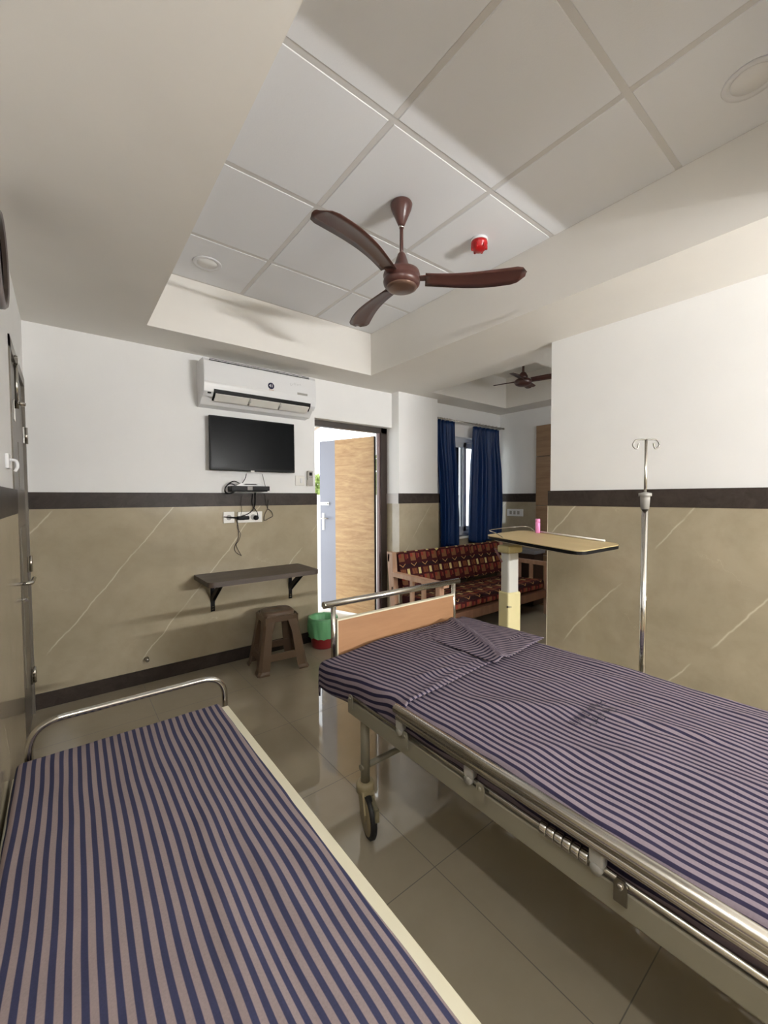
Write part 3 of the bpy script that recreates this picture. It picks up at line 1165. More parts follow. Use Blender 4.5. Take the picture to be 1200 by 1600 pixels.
# ------------------------------------------------------------------ IV pole
IX, IY = 2.005, .700
iv = thing('iv_pole', (IX, IY, 0), 'steel drip stand with two curled hooks beside the far side of the hospital bed', 'drip stand')
b = BM(); tube(b, [(IX, IY, .06), (IX, IY, 1.325)], .0125, 18)
obj('lower_pole', b, M['chrome2'], iv)
b = BM(); tube(b, [(IX, IY, 1.30), (IX, IY, 1.600)], .0058, 12)
obj('upper_pole', b, M['chrome'], iv)
b = BM(); lathe(b, [(.016, 1.295), (.019, 1.345), (.019, 1.352), (.025, 1.353), (.025, 1.366), (.006, 1.370)], (IX, IY, 0), 24)
obj('height_collar', b, M['grey'], iv)
dh = Vector((math.cos(math.radians(38)) * .9, -math.sin(math.radians(38)), 0)).normalized()
b = BM()
c0 = Vector((IX, IY, 1.600))
for s in (-1, 1):
    pts = [c0, c0 + dh * s * .028, c0 + dh * s * .046 + Vector((0, 0, -.004)), c0 + dh * s * .056 + Vector((0, 0, -.024)),
           c0 + dh * s * .045 + Vector((0, 0, -.038)), c0 + dh * s * .036 + Vector((0, 0, -.036)), c0 + dh * s * .031 + Vector((0, 0, -.016))]
    tube(b, smooth_path(pts, 6), .0032, 10)
obj('hook_bar', b, mat('dull_steel_wire', rgb(120, 118, 112), .35, 1.0), iv)
b = BM()
for k in range(5):
    a = 2 * PI * k / 5 + PI
    L_ = .105
    tube(b, [(IX, IY, .075), (IX + L_ * math.cos(a), IY + L_ * math.sin(a), .050)], .011, 10)
    lathe(b, [(.010, -.009), (.022, -.009), (.022, .009), (.010, .009)], (IX + L_ * math.cos(a), IY + L_ * math.sin(a), .022), 16, 'Y')
obj('wheel_base', b, M['grey'], iv)

# ------------------------------------------------------------------ over-bed table
TZ = 1.073
ax = Vector((.1714, .9852, .0414))              # towards the far end
bx_ = Vector((.9852, -.1714, .0472))
O = Vector((2.058, 1.008, 0))
TL, TW = .710, .364


def tp(a, c, z): return O + ax * a + bx_ * c + Vector((0, 0, z))


tb = thing('overbed_table', (2.32, 1.60, 0), 'over-bed table with pale wood top and cream column at the foot of the bed', 'table')


def rounded_rect(L, W, r, seg=8):
    pts = []
    for cx, cy, a0 in ((L - r, W - r, 0), (r, W - r, 90), (r, r, 180), (L - r, r, 270)):
        for k in range(seg + 1):
            a = math.radians(a0 + 90 * k / seg)
            pts.append((cx + r * math.cos(a), cy + r * math.sin(a)))
    return pts


def slab(bm, pts, z0, z1):
    lo = [bm.verts.new(tp(a, c, z0)) for a, c in pts]
    hi = [bm.verts.new(tp(a, c, z1)) for a, c in pts]
    bm.faces.new(lo); bm.faces.new(hi)
    for i in range(len(pts)):
        j = (i + 1) % len(pts)
        bm.faces.new((lo[i], lo[j], hi[j], hi[i]))


b = BM(); slab(b, rounded_rect(TL, TW, .06), TZ - .004, TZ)
obj('table_top', b, M['tabletop'], tb)
b = BM(); slab(b, rounded_rect(TL, TW, .06), TZ - .022, TZ - .0045)
# slightly wider dark edging
obj('dark_edging', b, M['black'], tb)
b = BM(); slab(b, [(p[0] * .86 + .06, p[1] * .84 + .035) for p in rounded_rect(TL, TW, .06)], TZ - .034, TZ - .0225)
obj('under_tray', b, M['cream'], tb)
b = BM(); tube(b, [tp(.10, TW - .012, TZ + .006), tp(TL - .16, TW - .012, TZ + .006)], .006, 8)
obj('edge_ridge', b, M['white'], tb)
b = BM()
tube(b, smooth_path([tp(TL - .16, .015, TZ), tp(TL - .10, .01, TZ + .022), tp(TL - .02, .03, TZ + .028), tp(TL + .004, .10, TZ + .028),
                     tp(TL + .004, TW - .1, TZ + .028), tp(TL - .05, TW - .01, TZ + .028), tp(TL - .12, TW - .012, TZ)], 6), .0028, 8)
obj('wire_guard', b, M['chrome'], tb)
# column: seen on its edge, two faces
PC = Vector((2.262, 1.564, 0))


def colbox(bm, hx, hy, z0, z1, bev):
    t = BM(); box(t, -hx, hx, -hy, hy, z0, z1, bev)
    rot = Matrix.Rotation(math.radians(-10), 4, 'Z')
    xform(t, Matrix.Translation(PC) @ rot)
    me = bpy.data.meshes.new('t'); t.to_mesh(me); t.free()
    bm.from_mesh(me); bpy.data.meshes.remove(me)


b = BM(); colbox(b, .045, .036, .70, TZ - .075, .012)
obj('upper_column', b, mat('pale_grey_enamel', rgb(190, 190, 184), .3), tb)
b = BM(); colbox(b, .056, .044, .06, .742, .010)
lc = obj('lower_column', b, M['cream2'], tb)
b = BM()
pp = PC + Vector((-.052, -.022, .655))
tube(b, [pp + Vector((0.012, .006, 0)), pp + Vector((-.016, -.010, 0))], .006, 10)
tube(b, [pp + Vector((-.014, -.010, .001)), pp + Vector((.002, -.026, .001))], .004, 10)
obj('release_knob', b, M['chrome'], lc)
b = BM(); colbox(b, .062, .052, TZ - .080, TZ - .030, .012)
obj('pivot_housing', b, mat('olive_cream_paint', rgb(178, 166, 118), .45), tb)
b = BM()
tube(b, [PC + Vector((-.09, .05, TZ - .05)), PC + Vector((-.082, .0, TZ - .135))], .006, 8)
obj('height_lever', b, mat('dull_maroon_lever', rgb(96, 60, 62), .4), tb)
b = BM()
r2 = Matrix.Translation(PC) @ Matrix.Rotation(math.radians(-10), 4, 'Z')
t1 = BM(); box(t1, -.62, .05, -.03, .03, .05, .09, .006); box(t1, -.05, .05, -.30, .30, .05, .09, .006)
for x, y in ((-.58, 0), (0, -.27), (0, .27)):
    lathe(t1, [(.008, -.008), (.025, -.008), (.025, .008), (.008, .008)], (x, y, .025), 16, 'Y')
xform(t1, r2)
obj('wheeled_base', t1, M['cream2'], tb)

# pink bottle on the far edge of the table
pb = tp(TL - .150, TW - .030, TZ)
bt = thing('bottle', pb, 'small pink capped bottle standing at the back edge of the over-bed table', 'bottle')
b = BM(); lathe(b, [(.001, 0), (.015, 0), (.016, .003), (.016, .066), (.014, .071)], pb, 20)
obj('bottle_body', b, M['pink'], bt)
b = BM(); lathe(b, [(.014, .071), (.0155, .073), (.0155, .090), (.014, .093), (.001, .093)], pb, 20)
obj('cap', b, M['pink'], bt)

# ------------------------------------------------------------------ television
tv = thing('television', (1.28, YB - .06, 1.57), 'flat black television mounted on the wall below the air conditioner', 'television')
tx0, tx1, tz0, tz1, tyf = .905, 1.620, 1.573, 2.000, YB - .075
b = BM(); box(b, tx0, tx1, tyf, tyf + .030, tz0, tz1, .004); box(b, tx0 + .12, tx1 - .12, tyf + .03, tyf + .055, tz0 + .06, tz1 - .12, .008)
obj('casing', b, M['black'], tv)
b = BM(); box(b, tx0 + .010, tx1 - .010, tyf - .0015, tyf + .002, tz0 + .020, tz1 - .010)
obj('screen', b, M['screen'], tv)
b = BM(); box(b, 1.225, 1.255, tyf - .002, tyf + .002, tz0 - .007, tz0 + .006, .001)
obj('logo_tab', b, M['white'], tv)
b = BM(); box(b, 1.10, 1.42, tyf + .055, YB, 1.68, 1.90)
obj('wall_mount', b, M['black'], tv)

# ------------------------------------------------------------------ split air conditioner
AX0, AX1 = .838, 1.764
ac = thing('air_conditioner', (1.30, YB - .1, 2.06), 'white split air conditioner above the television, louvers open', 'air conditioner')
prof = [(YB, 2.400), (YB - .150, 2.400), (YB - .190, 2.394), (YB - .202, 2.375), (YB - .208, 2.300), (YB - .210, 2.215), (YB - .207, 2.190),
        (YB - .198, 2.150), (YB - .165, 2.118), (YB - .150, 2.128), (YB - .115, 2.095), (YB - .09, 2.070), (YB, 2.062)]
b = BM(); prism(b, prof, 'X', AX0, AX1)
body = obj('body', b, M['acw'], ac)
b = BM()
fp = [(YB - .192, 2.388), (YB - .2045, 2.374), (YB - .2110, 2.300), (YB - .2130, 2.222), (YB - .209, 2.208), (YB - .204, 2.222), (YB - .204, 2.370)]
prism(b, fp, 'X', AX0 + .004, AX1 - .004)
obj('front_panel', b, M['acw'], ac)
b = BM(); box(b, AX0 + .05, AX1 - .05, YB - .178, YB - .174, 2.398, 2.4025); box(b, AX0 + .04, AX1 - .06, YB - .2042, YB - .199, 2.379, 2.3845)
obj('intake_slot', b, M['black'], ac)
b = BM()
prism(b, [(YB - .193, 2.152), (YB - .187, 2.152), (YB - .110, 2.100), (YB - .112, 2.094)], 'X', AX0 + .075, AX1 - .055)
prism(b, [(YB - .2085, 2.170), (YB - .190, 2.174), (YB - .158, 2.115), (YB - .1655, 2.108), (YB - .2010, 2.144)], 'X', AX0 + .07, AX1 - .05)
obj('outlet_slot', b, M['black'], ac)  # black solids stand in for the shade inside the open outlet
fx = [AX0 + .078, AX0 + .345, AX0 + .60, AX1 - .058]
for i in range(3):
    b = BM(); prism(b, [(YB - .205, 2.134), (YB - .199, 2.141), (YB - .140, 2.102), (YB - .150, 2.092)], 'X', fx[i] + .006, fx[i + 1] - .006)
    obj('louver', b, M['white'], ac)
for i in (1, 2):
    b = BM(); box(b, fx[i] - .006, fx[i] + .006, YB - .200, YB - .15, 2.106, 2.152, .002)
    obj('louver_bracket', b, M['grey'], ac)
b = BM(); box(b, AX0 + .028, AX0 + .052, YB - .1965, YB - .18, 2.136, 2.146, .001)
obj('receiver_eye', b, M['black'], ac)
b = BM(); lathe(b, [(.001, -.0025), (.026, -.0025), (.026, .002)], (1.352, YB - .2128, 2.262), 28, 'Y')
bd = obj('number_badge', b, M['navy'], ac)
text_mesh('badge_number', '41', .034, M['acw'], Matrix.Translation((1.352, YB - .2160, 2.262)) @ Matrix.Rotation(PI / 2, 4, 'X'), bd)
b = BM(); box(b, 1.585, 1.680, YB - .2140, YB - .211, 2.228, 2.246)
obj('rating_label', b, M['grey'], ac)
b = BM(); box(b, 1.335, 1.375, YB - .2140, YB - .211, 2.226, 2.234)
obj('brand_mark', b, mat('pale_gold_print', rgb(196, 176, 160), .4), ac)
# faint slanted script logo drawn as small strokes
b = BM()
for k, (dx, h_) in enumerate(((0, .022), (.016, .012), (.030, .022), (.044, .020), (.058, .010), (.072, .010), (.086, .012))):
    x = 1.525 + dx; z = 2.296 + dx * .18
    tube(b, [(x, YB - .2118, z), (x + .003, YB - .2118, z + h_)], .0011, 6)
    if k in (0, 4, 6): tube(b, [(x, YB - .2118, z), (x + .009, YB - .2118, z - .001)], .001, 6)
obj('script_logo', b, mat('pale_grey_print', rgb(176, 176, 176), .5), ac)

# ------------------------------------------------------------------ set-top box, adapters and cables
sb = thing('set_top_box', (1.205, YB - .06, 1.410), 'small black set-top box with a pale router on top, on the wall under the television', 'set-top box')
b = BM(); box(b, 1.055, 1.375, YB - .105, YB - .004, 1.412, 1.450, .005)
obj('box_casing', b, M['black'], sb)
b = BM(); box(b, 1.06, 1.35, YB - .115, YB, 1.404, 1.4115, .001)
obj('wall_bracket', b, M['black'], sb)
b = BM(); prism(b, [(1.095, 1.4505), (1.33, 1.4505), (1.29, 1.474), (1.135, 1.474)], 'Y', YB - .10, YB - .01)
rt_ = obj('router_shell', b, M['acw'], sb)
b = BM(); prism(b, [(1.15, 1.459), (1.275, 1.459), (1.255, 1.468), (1.17, 1.468)], 'Y', YB - .1015, YB - .10)
obj('router_slot', b, M['black'], rt_)
b = BM(); box(b, 1.185, 1.225, YB - .1075, YB - .105, 1.416, 1.446)
obj('display_window', b, M['dgrey'], sb)


def at_wall(x, y, Y=YB - .03):
    """pixel of the photograph (1200 x 1600) -> point on the back wall plane Y"""
    d = fw + rt2 * (x - 600) / F_PX - up2 * (y - 800) / F_PX
    return Vector((d.x * Y / d.y, Y, CAM_H + d.z * Y / d.y))


def cable(px, r, m, label, Y=YB - .025, group=None):
    b = BM()
    pts = [at_wall(x, y, Y) for x, y in px]
    tube(b, smooth_path(pts, 6), r, 8)
    return obj('cable', b, m, label=label, cat='cable')


coil = [(378, 757), (366, 752), (356, 757), (351, 766), (354, 771), (362, 770), (369, 764), (367, 758), (359, 756), (352, 762), (353, 769), (360, 771), (367, 768), (374, 762)]
cable(coil, .0042, M['black'], 'thick black cable coiled at the side of the set-top box', YB - .04)
cable([(385, 740), (383, 748), (378, 756), (376, 762)], .003, M['black'], 'black cable dropping from the television behind the coiled cable', YB - .04)
cable([(410, 741), (412, 750), (414, 758), (415, 764)], .003, M['dgrey'], 'grey cable from the television to the right end of the set-top box', YB - .04)
cable([(395, 772), (394, 784), (396, 792), (399, 796), (402, 801), (403, 807)], .0035, M['black'], 'black lead looping down to the round plug on the white socket plate')
cable([(399, 770), (399, 786), (396, 795), (389, 802), (377, 807), (372, 808)], .0040, M['black'], 'black lead curving down to the long adapter on the socket plate')
cable([(378, 776), (377, 788), (378, 797), (376, 806)], .0018, M['frame_dark'], 'thin brown lead hanging straight above the long adapter')
cable([(414, 772), (416, 783), (418, 794), (424, 799), (426, 806), (420, 810), (413, 813), (414, 803), (418, 795), (420, 781)], .0028, M['frame_dark'], 'brown lead twisted into a dangling loop beside the socket plates')
cable([(372, 813), (371, 825), (376, 834), (373, 845), (369, 852), (376, 866), (377, 868), (368, 862), (367, 853), (372, 842), (373, 826), (369, 812)], .0022, M['frame_dark'], 'thin brown lead hanging in a long loop below the socket plates', YB - .018)


def plate(name, px0, px1, Y, label, cat='socket plate'):
    a, c = at_wall(*px0, Y), at_wall(*px1, Y)
    t = thing(name, ((a.x + c.x) / 2, Y, min(a.z, c.z)), label, cat)
    b = BM(); box(b, a.x, c.x, Y, Y + .012, a.z, c.z, .003)
    obj('cover_plate', b, M['white'], t)
    return t, a, c


t, a, c = plate('socket_plate', (349, 800), (366.5, 817), YB - .024, 'small square white socket plate under the set-top box')
xm, zm = (a.x + c.x) / 2, (a.z + c.z) / 2
b = BM(); lathe(b, [(.018, -.002), (.021, -.002), (.021, .003), (.018, .003)], (xm, YB - .024, zm), 24, 'Y')
obj('socket_ring', b, M['grey'], t)
t, a, c = plate('socket_plate', (371.5, 800), (410, 815.5), YB - .024, 'wide white socket plate with two black plugs in it')
W_ = c.x - a.x; zm = (a.z + c.z) / 2
for f in (.22, .62):
    b = BM(); lathe(b, [(.020, -.002), (.023, -.002), (.023, .003), (.020, .003)], (a.x + W_ * f, YB - .024, zm), 24, 'Y')
    obj('socket_ring', b, M['grey'], t)
for f in (.42, .88):
    b = BM(); box(b, a.x + W_ * f - .010, a.x + W_ * f + .010, YB - .028, YB - .023, zm - .02, zm + .02, .002)
    obj('rocker_switch', b, M['acw'], t)
p = at_wall(381, 809, YB - .045)
b = BM(); box(b, p.x - .055, p.x + .045, YB - .060, YB - .0265, p.z - .016, p.z + .014, .008)
tube(b, [(p.x - .05, YB - .05, p.z), (p.x - .16, YB - .045, p.z + .012)], [.007, .0035], 8)
obj('power_adapter', b, M['black'], label='long black power adapter plugged into the wide socket plate', cat='adapter')
p = at_wall(401, 809, YB - .045)
b = BM(); lathe(b, [(.012, -.05), (.019, -.045), (.021, -.028), (.021, -.0255)], (p.x, YB, p.z), 20, 'Y')
obj('power_plug', b, M['black'], label='round black plug at the right end of the wide socket plate', cat='plug')
t, a, c = plate('switch_plate', (462, 743), (476, 759), YB - .012, 'pale switch plate on the white wall beside the remote control', 'switch plate')
xm, zm = (a.x + c.x) / 2 + .01, (a.z + c.z) / 2
b = BM(); box(b, xm - .010, xm + .010, YB - .017, YB - .011, zm - .022, zm + .022, .002)
obj('rocker_switch', b, M['acw'], t)
a, c = at_wall(481, 735.5, YB - .03), at_wall(489, 759, YB - .03)
rc = thing('remote_control', ((a.x + c.x) / 2, YB - .02, c.z), 'grey air conditioner remote in a wall holder next to the entrance', 'remote control')
b = BM(); box(b, a.x, c.x, YB - .034, YB - .012, c.z, a.z, .004)
obj('remote_body', b, mat('silver_grey_plastic', rgb(170, 166, 160), .35), rc)
b = BM(); box(b, a.x + .012, c.x - .010, YB - .036, YB - .033, a.z - .045, a.z - .015, .001)
obj('display', b, M['black'], rc)
b = BM()
for dx in (.014, .034): box(b, a.x + dx, a.x + dx + .008, YB - .036, YB - .033, a.z - .062, a.z - .054)
obj('buttons', b, M['dgrey'], rc)
b = BM(); box(b, a.x - .003, c.x + .003, YB - .030, YB, c.z - .003, c.z + .055, .003)
obj('wall_holder', b, M['white'], rc)
b = BM()
p = at_wall(229, 1029, YB - .012)
lathe(b, [(.014, 0), (.016, -.006), (.010, -.010), (.009, -.028), (.013, -.032), (.013, -.046), (.006, -.050)], (p.x, YB - .012, p.z), 20, 'Y')
obj('door_stop', b, M['chrome'], label='small metal door stop knob on the marble tile near the skirting', cat='door stop')

# ------------------------------------------------------------------ wall shelf
sh = thing('wall_shelf', (1.24, YB - .2, .44), 'dark walnut wall shelf on two black brackets below the television', 'shelf')
SX0, SX1, SY0, SZ = .786, 1.668, 2.990, .755
pts = []
r = .045
for cx, cy, a0 in ((SX1 - r, YB - .013, None), (SX0, YB - .013, None), (SX0 + r, SY0 + r, 180), (SX1 - r, SY0 + r, 270)):
    if a0 is None:
        pts.append((SX1 if cx > 1 else SX0, cy))
    else:
        for k in range(7):
            a = math.radians(a0 + 90 * k / 6)
            pts.append((cx + r * math.cos(a), cy + r * math.sin(a)))
b = BM(); prism(b, pts, 'Z', SZ - .036, SZ)
obj('shelf_board', b, M['shelfwood'], sh)
for x in (.905, 1.575):
    b = BM()
    box(b, x, x + .032, YB - .018, YB - .012, .445, SZ - .037)
    box(b, x, x + .032, YB - .30, YB - .014, SZ - .044, SZ - .037)
    for dx in (0.001, .027):
        prism(b, [(YB - .015, .52), (YB - .275, SZ - .05), (YB - .275, SZ - .038), (YB - .235, SZ - .038), (YB - .015, .57)], 'X', x + dx, x + dx + .004)
    br = obj('bracket', b, M['black'], sh)
    b = BM()
    for z in (.462, .480): box(b, x + .008, x + .024, YB - .0195, YB - .0175, z, z + .005)
    obj('bracket_screws', b, M['chrome'], br)

# ------------------------------------------------------------------ plastic stool
def frustum_panel(bm, P4, holes=None):
    pass


st = thing('plastic_stool', (1.33, 3.10, 0), 'brown moulded plastic stool under the wall shelf', 'stool')
R_ = Matrix.Translation((1.335, 3.105, 0)) @ Matrix.Rotation(math.radians(-6), 4, 'Z')


def lerp(a, b, t): return a + (b - a) * t


HB, HT, SH = .195, .125, .455          # half width at foot, at top, height
SD = .86                               # depth factor


def half(z): return lerp(HB, HT, z / SH)


b = BM()
pts = []
rows = []
for k, (s_, z) in enumerate(((1.0, SH - .050), (1.0, SH - .022), (.965, SH - .008), (.90, SH), (.60, SH + .001), (0.0, SH + .001))):
    ring = []
    h = HT * s_ + .004
    nseg = 40
    for i in range(nseg):
        a = 2 * PI * i / nseg
        ca, sa = math.cos(a), math.sin(a)
        e = 3.2
        rr = h / ((abs(ca) ** e + abs(sa) ** e) ** (1 / e)) if s_ > 0 else 0.0001
        ring.append(Vector((rr * ca, rr * sa * SD, z)))
    rows.append(ring + [ring[0]])
quad_strip(b, rows)
bmesh.ops.remove_doubles(b, verts=b.verts, dist=1e-5)
xform(b, R_)
so = obj('seat', b, M['stool'], st)
solidify(so, .004, -1)
# corner legs: L-shaped, tapering outward, slightly flared at the foot
for sx in (-1, 1):
    for sy in (-1, 1):
        b = BM()
        rows = []
        for z in (0.0, .012, .03, .10, .20, .30, .38, SH - .05, SH - .02):
            h = half(z) + (.010 if z < .02 else 0.0)
            w = lerp(.082, .066, z / SH) + (.006 if z < .02 else 0)
            if z > .34: w = lerp(.068, .105, (z - .34) / (SH - .02 - .34))
            X, Y = h * sx, h * SD * sy
            ch = .018
            ring = [Vector((X - sx * w, Y, z)), Vector((X - sx * ch, Y, z)), Vector((X, Y - sy * ch, z)), Vector((X, Y - sy * w, z))]
            rows.append(ring)
        quad_strip(b, rows, False)
        xform(b, R_)
        lo = obj('leg', b, M['stool'], st)
        solidify(lo, .006, 0)
for ax_ in (0, 1):
    for s in (-1, 1):
        b = BM()
        rows = []
        for z in (.095, .150):
            h = half(z) - .004
            w = half(z) - .03
            if ax_ == 0:
                rows.append([Vector((-w, s * h * SD, z)), Vector((w, s * h * SD, z))])
            else:
                rows.append([Vector((s * h, -w * SD, z)), Vector((s * h, w * SD, z))])
        quad_strip(b, rows, False)
        xform(b, R_)
        o = obj('stretcher', b, M['stool'], st)
        solidify(o, .012, 0)
        # apron under the seat with an arched opening
        b = BM()
        rows = [[], []]
        for i in range(17):
            t = i / 16 * 2 - 1
            zt = SH - .03
            w = half(SH - .06) - .006
            zb = SH - .070 - .055 * max(0, (abs(t) - .55) / .45) ** 2
            hh = half(SH - .06) + .001
            for rr, z in ((0, zt), (1, zb)):
                rows[rr].append(Vector((t * w, s * hh * SD, z)) if ax_ == 0 else Vector((s * hh, t * w * SD, z)))
        quad_strip(b, rows, False)
        xform(b, R_)
        o = obj('apron', b, M['stool'], st)
        solidify(o, .005, 0)

# ------------------------------------------------------------------ waste bin with bag
bc = Vector((1.835, 3.245, 0))
BS = Matrix.Translation(bc) @ Matrix.Scale(1.12, 4) @ Matrix.Translation(-bc)
wb = thing('waste_bin', bc, 'dark red waste bin with a green bag folded over its rim by the entrance', 'bin')
b = BM(); lathe(b, [(.001, .001), (.088, .001), (.093, .006), (.112, .20), (.109, .20), (.089, .008), (.001, .008)], bc, 40)
obj('bin_body', xform(b, BS), M['redbin'], wb)
b = BM()
rows = []
seg = 64
prof = [(.060, .150), (.085, .19), (.100, .232), (.110, .246), (.119, .243), (.123, .225), (.124, .18), (.122, .13), (.116, .088)]
for k, (r, z) in enumerate(prof):
    ring = []
    for i in range(seg + 1):
        a = 2 * PI * (i % seg) / seg
        w = .004 * (k > 4) * (k - 3) * .5
        n_ = noise.noise(Vector((math.cos(a) * 3, math.sin(a) * 3, z * 14)))
        n2 = noise.noise(Vector((math.cos(a) * 7, math.sin(a) * 7, z * 26 + 5)))
        rr = r + w * n_ * 2 + .012 * n2 * (k > 4 or k < 2)
        zz = z + (.022 * n_ if k == len(prof) - 1 else .004 * n2)
        ring.append(bc + Vector((rr * math.cos(a), rr * math.sin(a), zz)))
    rows.append(ring)
quad_strip(b, rows)
obj('bin_bag', xform(b, BS), M['bag'], wb)

# ------------------------------------------------------------------ ceiling fans
def blade(bm, c, ang, r0, r1, w0, w1, z, pitch=.18, curve=.05):
    """one fan blade: swept, cupped plan, twisted about its length"""
    n = 18
    rows = []
    for i in range(n + 1):
        t = i / n
        r = lerp(r0, r1, t)
        w = lerp(w0, w1, sstep(0, .8, t)) * (1 - .75 * max(0, (t - .90) / .10) ** 2)
        off = curve * math.sin(PI * t) - .02 * t
        row = []
        for j in range(5):
            s = j / 4 - .5
            x, y = r, s * w + off
            zz = z + s * w * pitch * (1 - .5 * t) + .006 * (1 - (2 * s) ** 2)
            row.append(c + Vector((x * math.cos(ang) - y * math.sin(ang), x * math.sin(ang) + y * math.cos(ang), zz)))
        rows.append(row)
    quad_strip(bm, rows)


FC = Vector((1.379, 1.603, 0))
cf = thing('ceiling_fan', (FC.x, FC.y, 2.40), 'large brown ceiling fan with three blades over the room', 'fan')
b = BM(); lathe(b, [(.001, ZT), (.052, ZT), (.056, ZT - .008), (.050, ZT - .030), (.016, ZT - .108), (.010, ZT - .112)], FC, 32)
obj('canopy', b, M['brownfan'], cf)
b = BM(); tube(b, [FC + Vector((0, 0, ZT - .10)), FC + Vector((0, 0, 2.535))], .0095, 14)
rd = obj('down_rod', b, M['brownfan'], cf)
b = BM(); lathe(b, [(.012, 2.722), (.012, 2.712)], FC, 14); tube(b, [FC + Vector((-.014, 0, 2.717)), FC + Vector((.014, 0, 2.717))], .004)
obj('cotter_pin', b, M['chrome'], rd)
b = BM(); lathe(b, [(.013, 2.590), (.020, 2.580), (.040, 2.520), (.052, 2.505), (.060, 2.500), (.001, 2.498)], FC, 32)
obj('lower_canopy', b, M['brownfan'], cf)
b = BM(); lathe(b, [(.001, 2.503), (.070, 2.500), (.090, 2.490), (.094, 2.474), (.090, 2.462), (.091, 2.455), (.094, 2.445), (.091, 2.432), (.080, 2.420), (.060, 2.411), (.001, 2.405)], FC, 48)
obj('motor_housing', b, M['brownfan'], cf)
b = BM(); lathe(b, [(.076, 2.4215), (.078, 2.416), (.060, 2.4080), (.001, 2.402)], FC, 48)
obj('bottom_cover', b, mat('brown_fan_metallic', rgb(104, 80, 68), .3, .4), cf)
for k in range(3):
    a = math.radians(-41.5 + 120 * k)
    b = BM(); blade(b, FC, a, .12, .615, .090, .135, 2.452, -.20, .03)
    bl = obj('blade', b, M['brownfan'], cf)
    solidify(bl, .002, 0)
    b = BM()
    d = Vector((math.cos(a), math.sin(a), 0)); nn = Vector((-d.y, d.x, 0))
    p0 = FC + d * .075 + Vector((0, 0, 2.458)); p1 = FC + d * .19 + Vector((0, 0, 2.4605))
    prv = [p0 + nn * .022, p0 - nn * .022, p1 - nn * .030 + d * .01, p1 + nn * .030 + d * .01]
    lo = [b.verts.new(v) for v in prv]; hi = [b.verts.new(v + Vector((0, 0, .004))) for v in prv]
    b.faces.new(lo); b.faces.new(hi)
    for i in range(4): b.faces.new((lo[i], lo[(i + 1) % 4], hi[(i + 1) % 4], hi[i]))
    obj('blade_bracket', b, M['brownfan'], bl)

GC = Vector((3.775, 2.465, 0))
gf = thing('ceiling_fan', (GC.x, GC.y, 2.50), 'small dark four bladed ceiling fan above the sofa bay', 'fan')
b = BM(); tube(b, [GC + Vector((0, 0, ZT)), GC + Vector((0, 0, 2.60))], .012, 12); lathe(b, [(.001, ZT), (.045, ZT), (.045, ZT - .03), (.014, ZT - .07)], GC, 24)
obj('down_rod', b, M['brownfan'], gf)
b = BM(); lathe(b, [(.014, 2.645), (.030, 2.63), (.046, 2.60), (.048, 2.575), (.040, 2.57), (.001, 2.57)], GC, 28)
obj('lower_canopy', b, M['brownfan'], gf)
b = BM(); lathe(b, [(.001, 2.572), (.070, 2.568), (.086, 2.552), (.088, 2.535), (.076, 2.515), (.050, 2.502), (.001, 2.498)], GC, 36)
obj('motor_housing', b, M['brownfan'], gf)
for k in range(4):
    a = math.radians(-70 + 90 * k)
    b = BM(); blade(b, GC, a, .08, .315, .070, .095, 2.552, -.42, .0)
    bl = obj('blade', b, M['brownfan'], gf)
    solidify(bl, .003, 0)

# ------------------------------------------------------------------ ceiling details
dt = thing('fire_detector', (1.925, 1.555, ZT - .06), 'red fire alarm sounder with a white base on the ceiling tile', 'alarm')
cc = Vector((1.922, 1.548, ZT))
b = BM(); lathe(b, [(.001, .001), (.048, .001), (.049, -.012), (.001, -.013)], cc, 36)
obj('white_base', b, M['acw'], dt)
b = BM(); lathe(b, [(.046, -.013), (.047, -.030), (.043, -.034), (.040, -.050), (.028, -.062), (.001, -.064)], cc, 36)
hd = obj('red_sounder', b, M['red'], dt)
b = BM()
for k in range(6):
    a = k * PI / 3 + .3
    p = cc + Vector((.039 * math.cos(a), .039 * math.sin(a), -.048))
    box(b, p.x - .006, p.x + .006, p.y - .006, p.y + .006, p.z - .010, p.z + .014, .002)
obj('sounder_ribs', b, M['red'], hd)
for (x, y, lab) in ((.753, 2.757, 'round flush ceiling downlight near the corner above the air conditioner'), (1.965, .372, 'round flush ceiling downlight over the hospital bed')):
    dl = thing('downlight', (x, y, ZT - .006), lab, 'light')
    b = BM(); lathe(b, [(.060, .0), (.066, -.004), (.082, -.004), (.085, .001)], (x, y, ZT), 40)
    obj('trim_ring', b, mat('downlight_ring', rgb(222, 223, 226), .45), dl)
    b = BM(); lathe(b, [(.001, -.0015), (.060, -.0015), (.061, .002)], (x, y, ZT), 40)
    obj('diffuser', b, mat('downlight_diffuser', rgb(236, 236, 236), .5), dl)

# ------------------------------------------------------------------ curtains and rod
rod = thing('curtain_rod', (4.05, WY - .09, 2.25), 'thin metal curtain rod with rings above the blue curtains', 'curtain rod')
RZ, RY = 2.262, WY - .09
b = BM(); tube(b, [(3.385, RY, RZ), (4.655, RY, RZ)], .009, 12)
for x in (3.385, 4.655): lathe(b, [(.012, -.012), (.015, 0), (.012, .012)], (x, RY, RZ), 16, 'X')
obj('rod', b, M['chrome'], rod)
for x in (3.42, 4.62):
    b = BM(); box(b, x - .008, x + .008, RY, WY, RZ - .012, RZ + .012)
    obj('wall_bracket', b, M['chrome'], rod)
b = BM()
for x in (3.40, 3.44, 3.47, 3.51, 3.56, 3.60, 4.10, 4.16, 4.22, 4.28, 4.34, 4.42, 4.5, 4.58):
    tube(b, [(x + .001, RY + .017 * math.cos(a), RZ - .004 + .017 * math.sin(a)) for a in [2 * PI * k / 14 for k in range(14)]], .0022, 6, closed=True)
obj('rings', b, M['chrome'], rod)


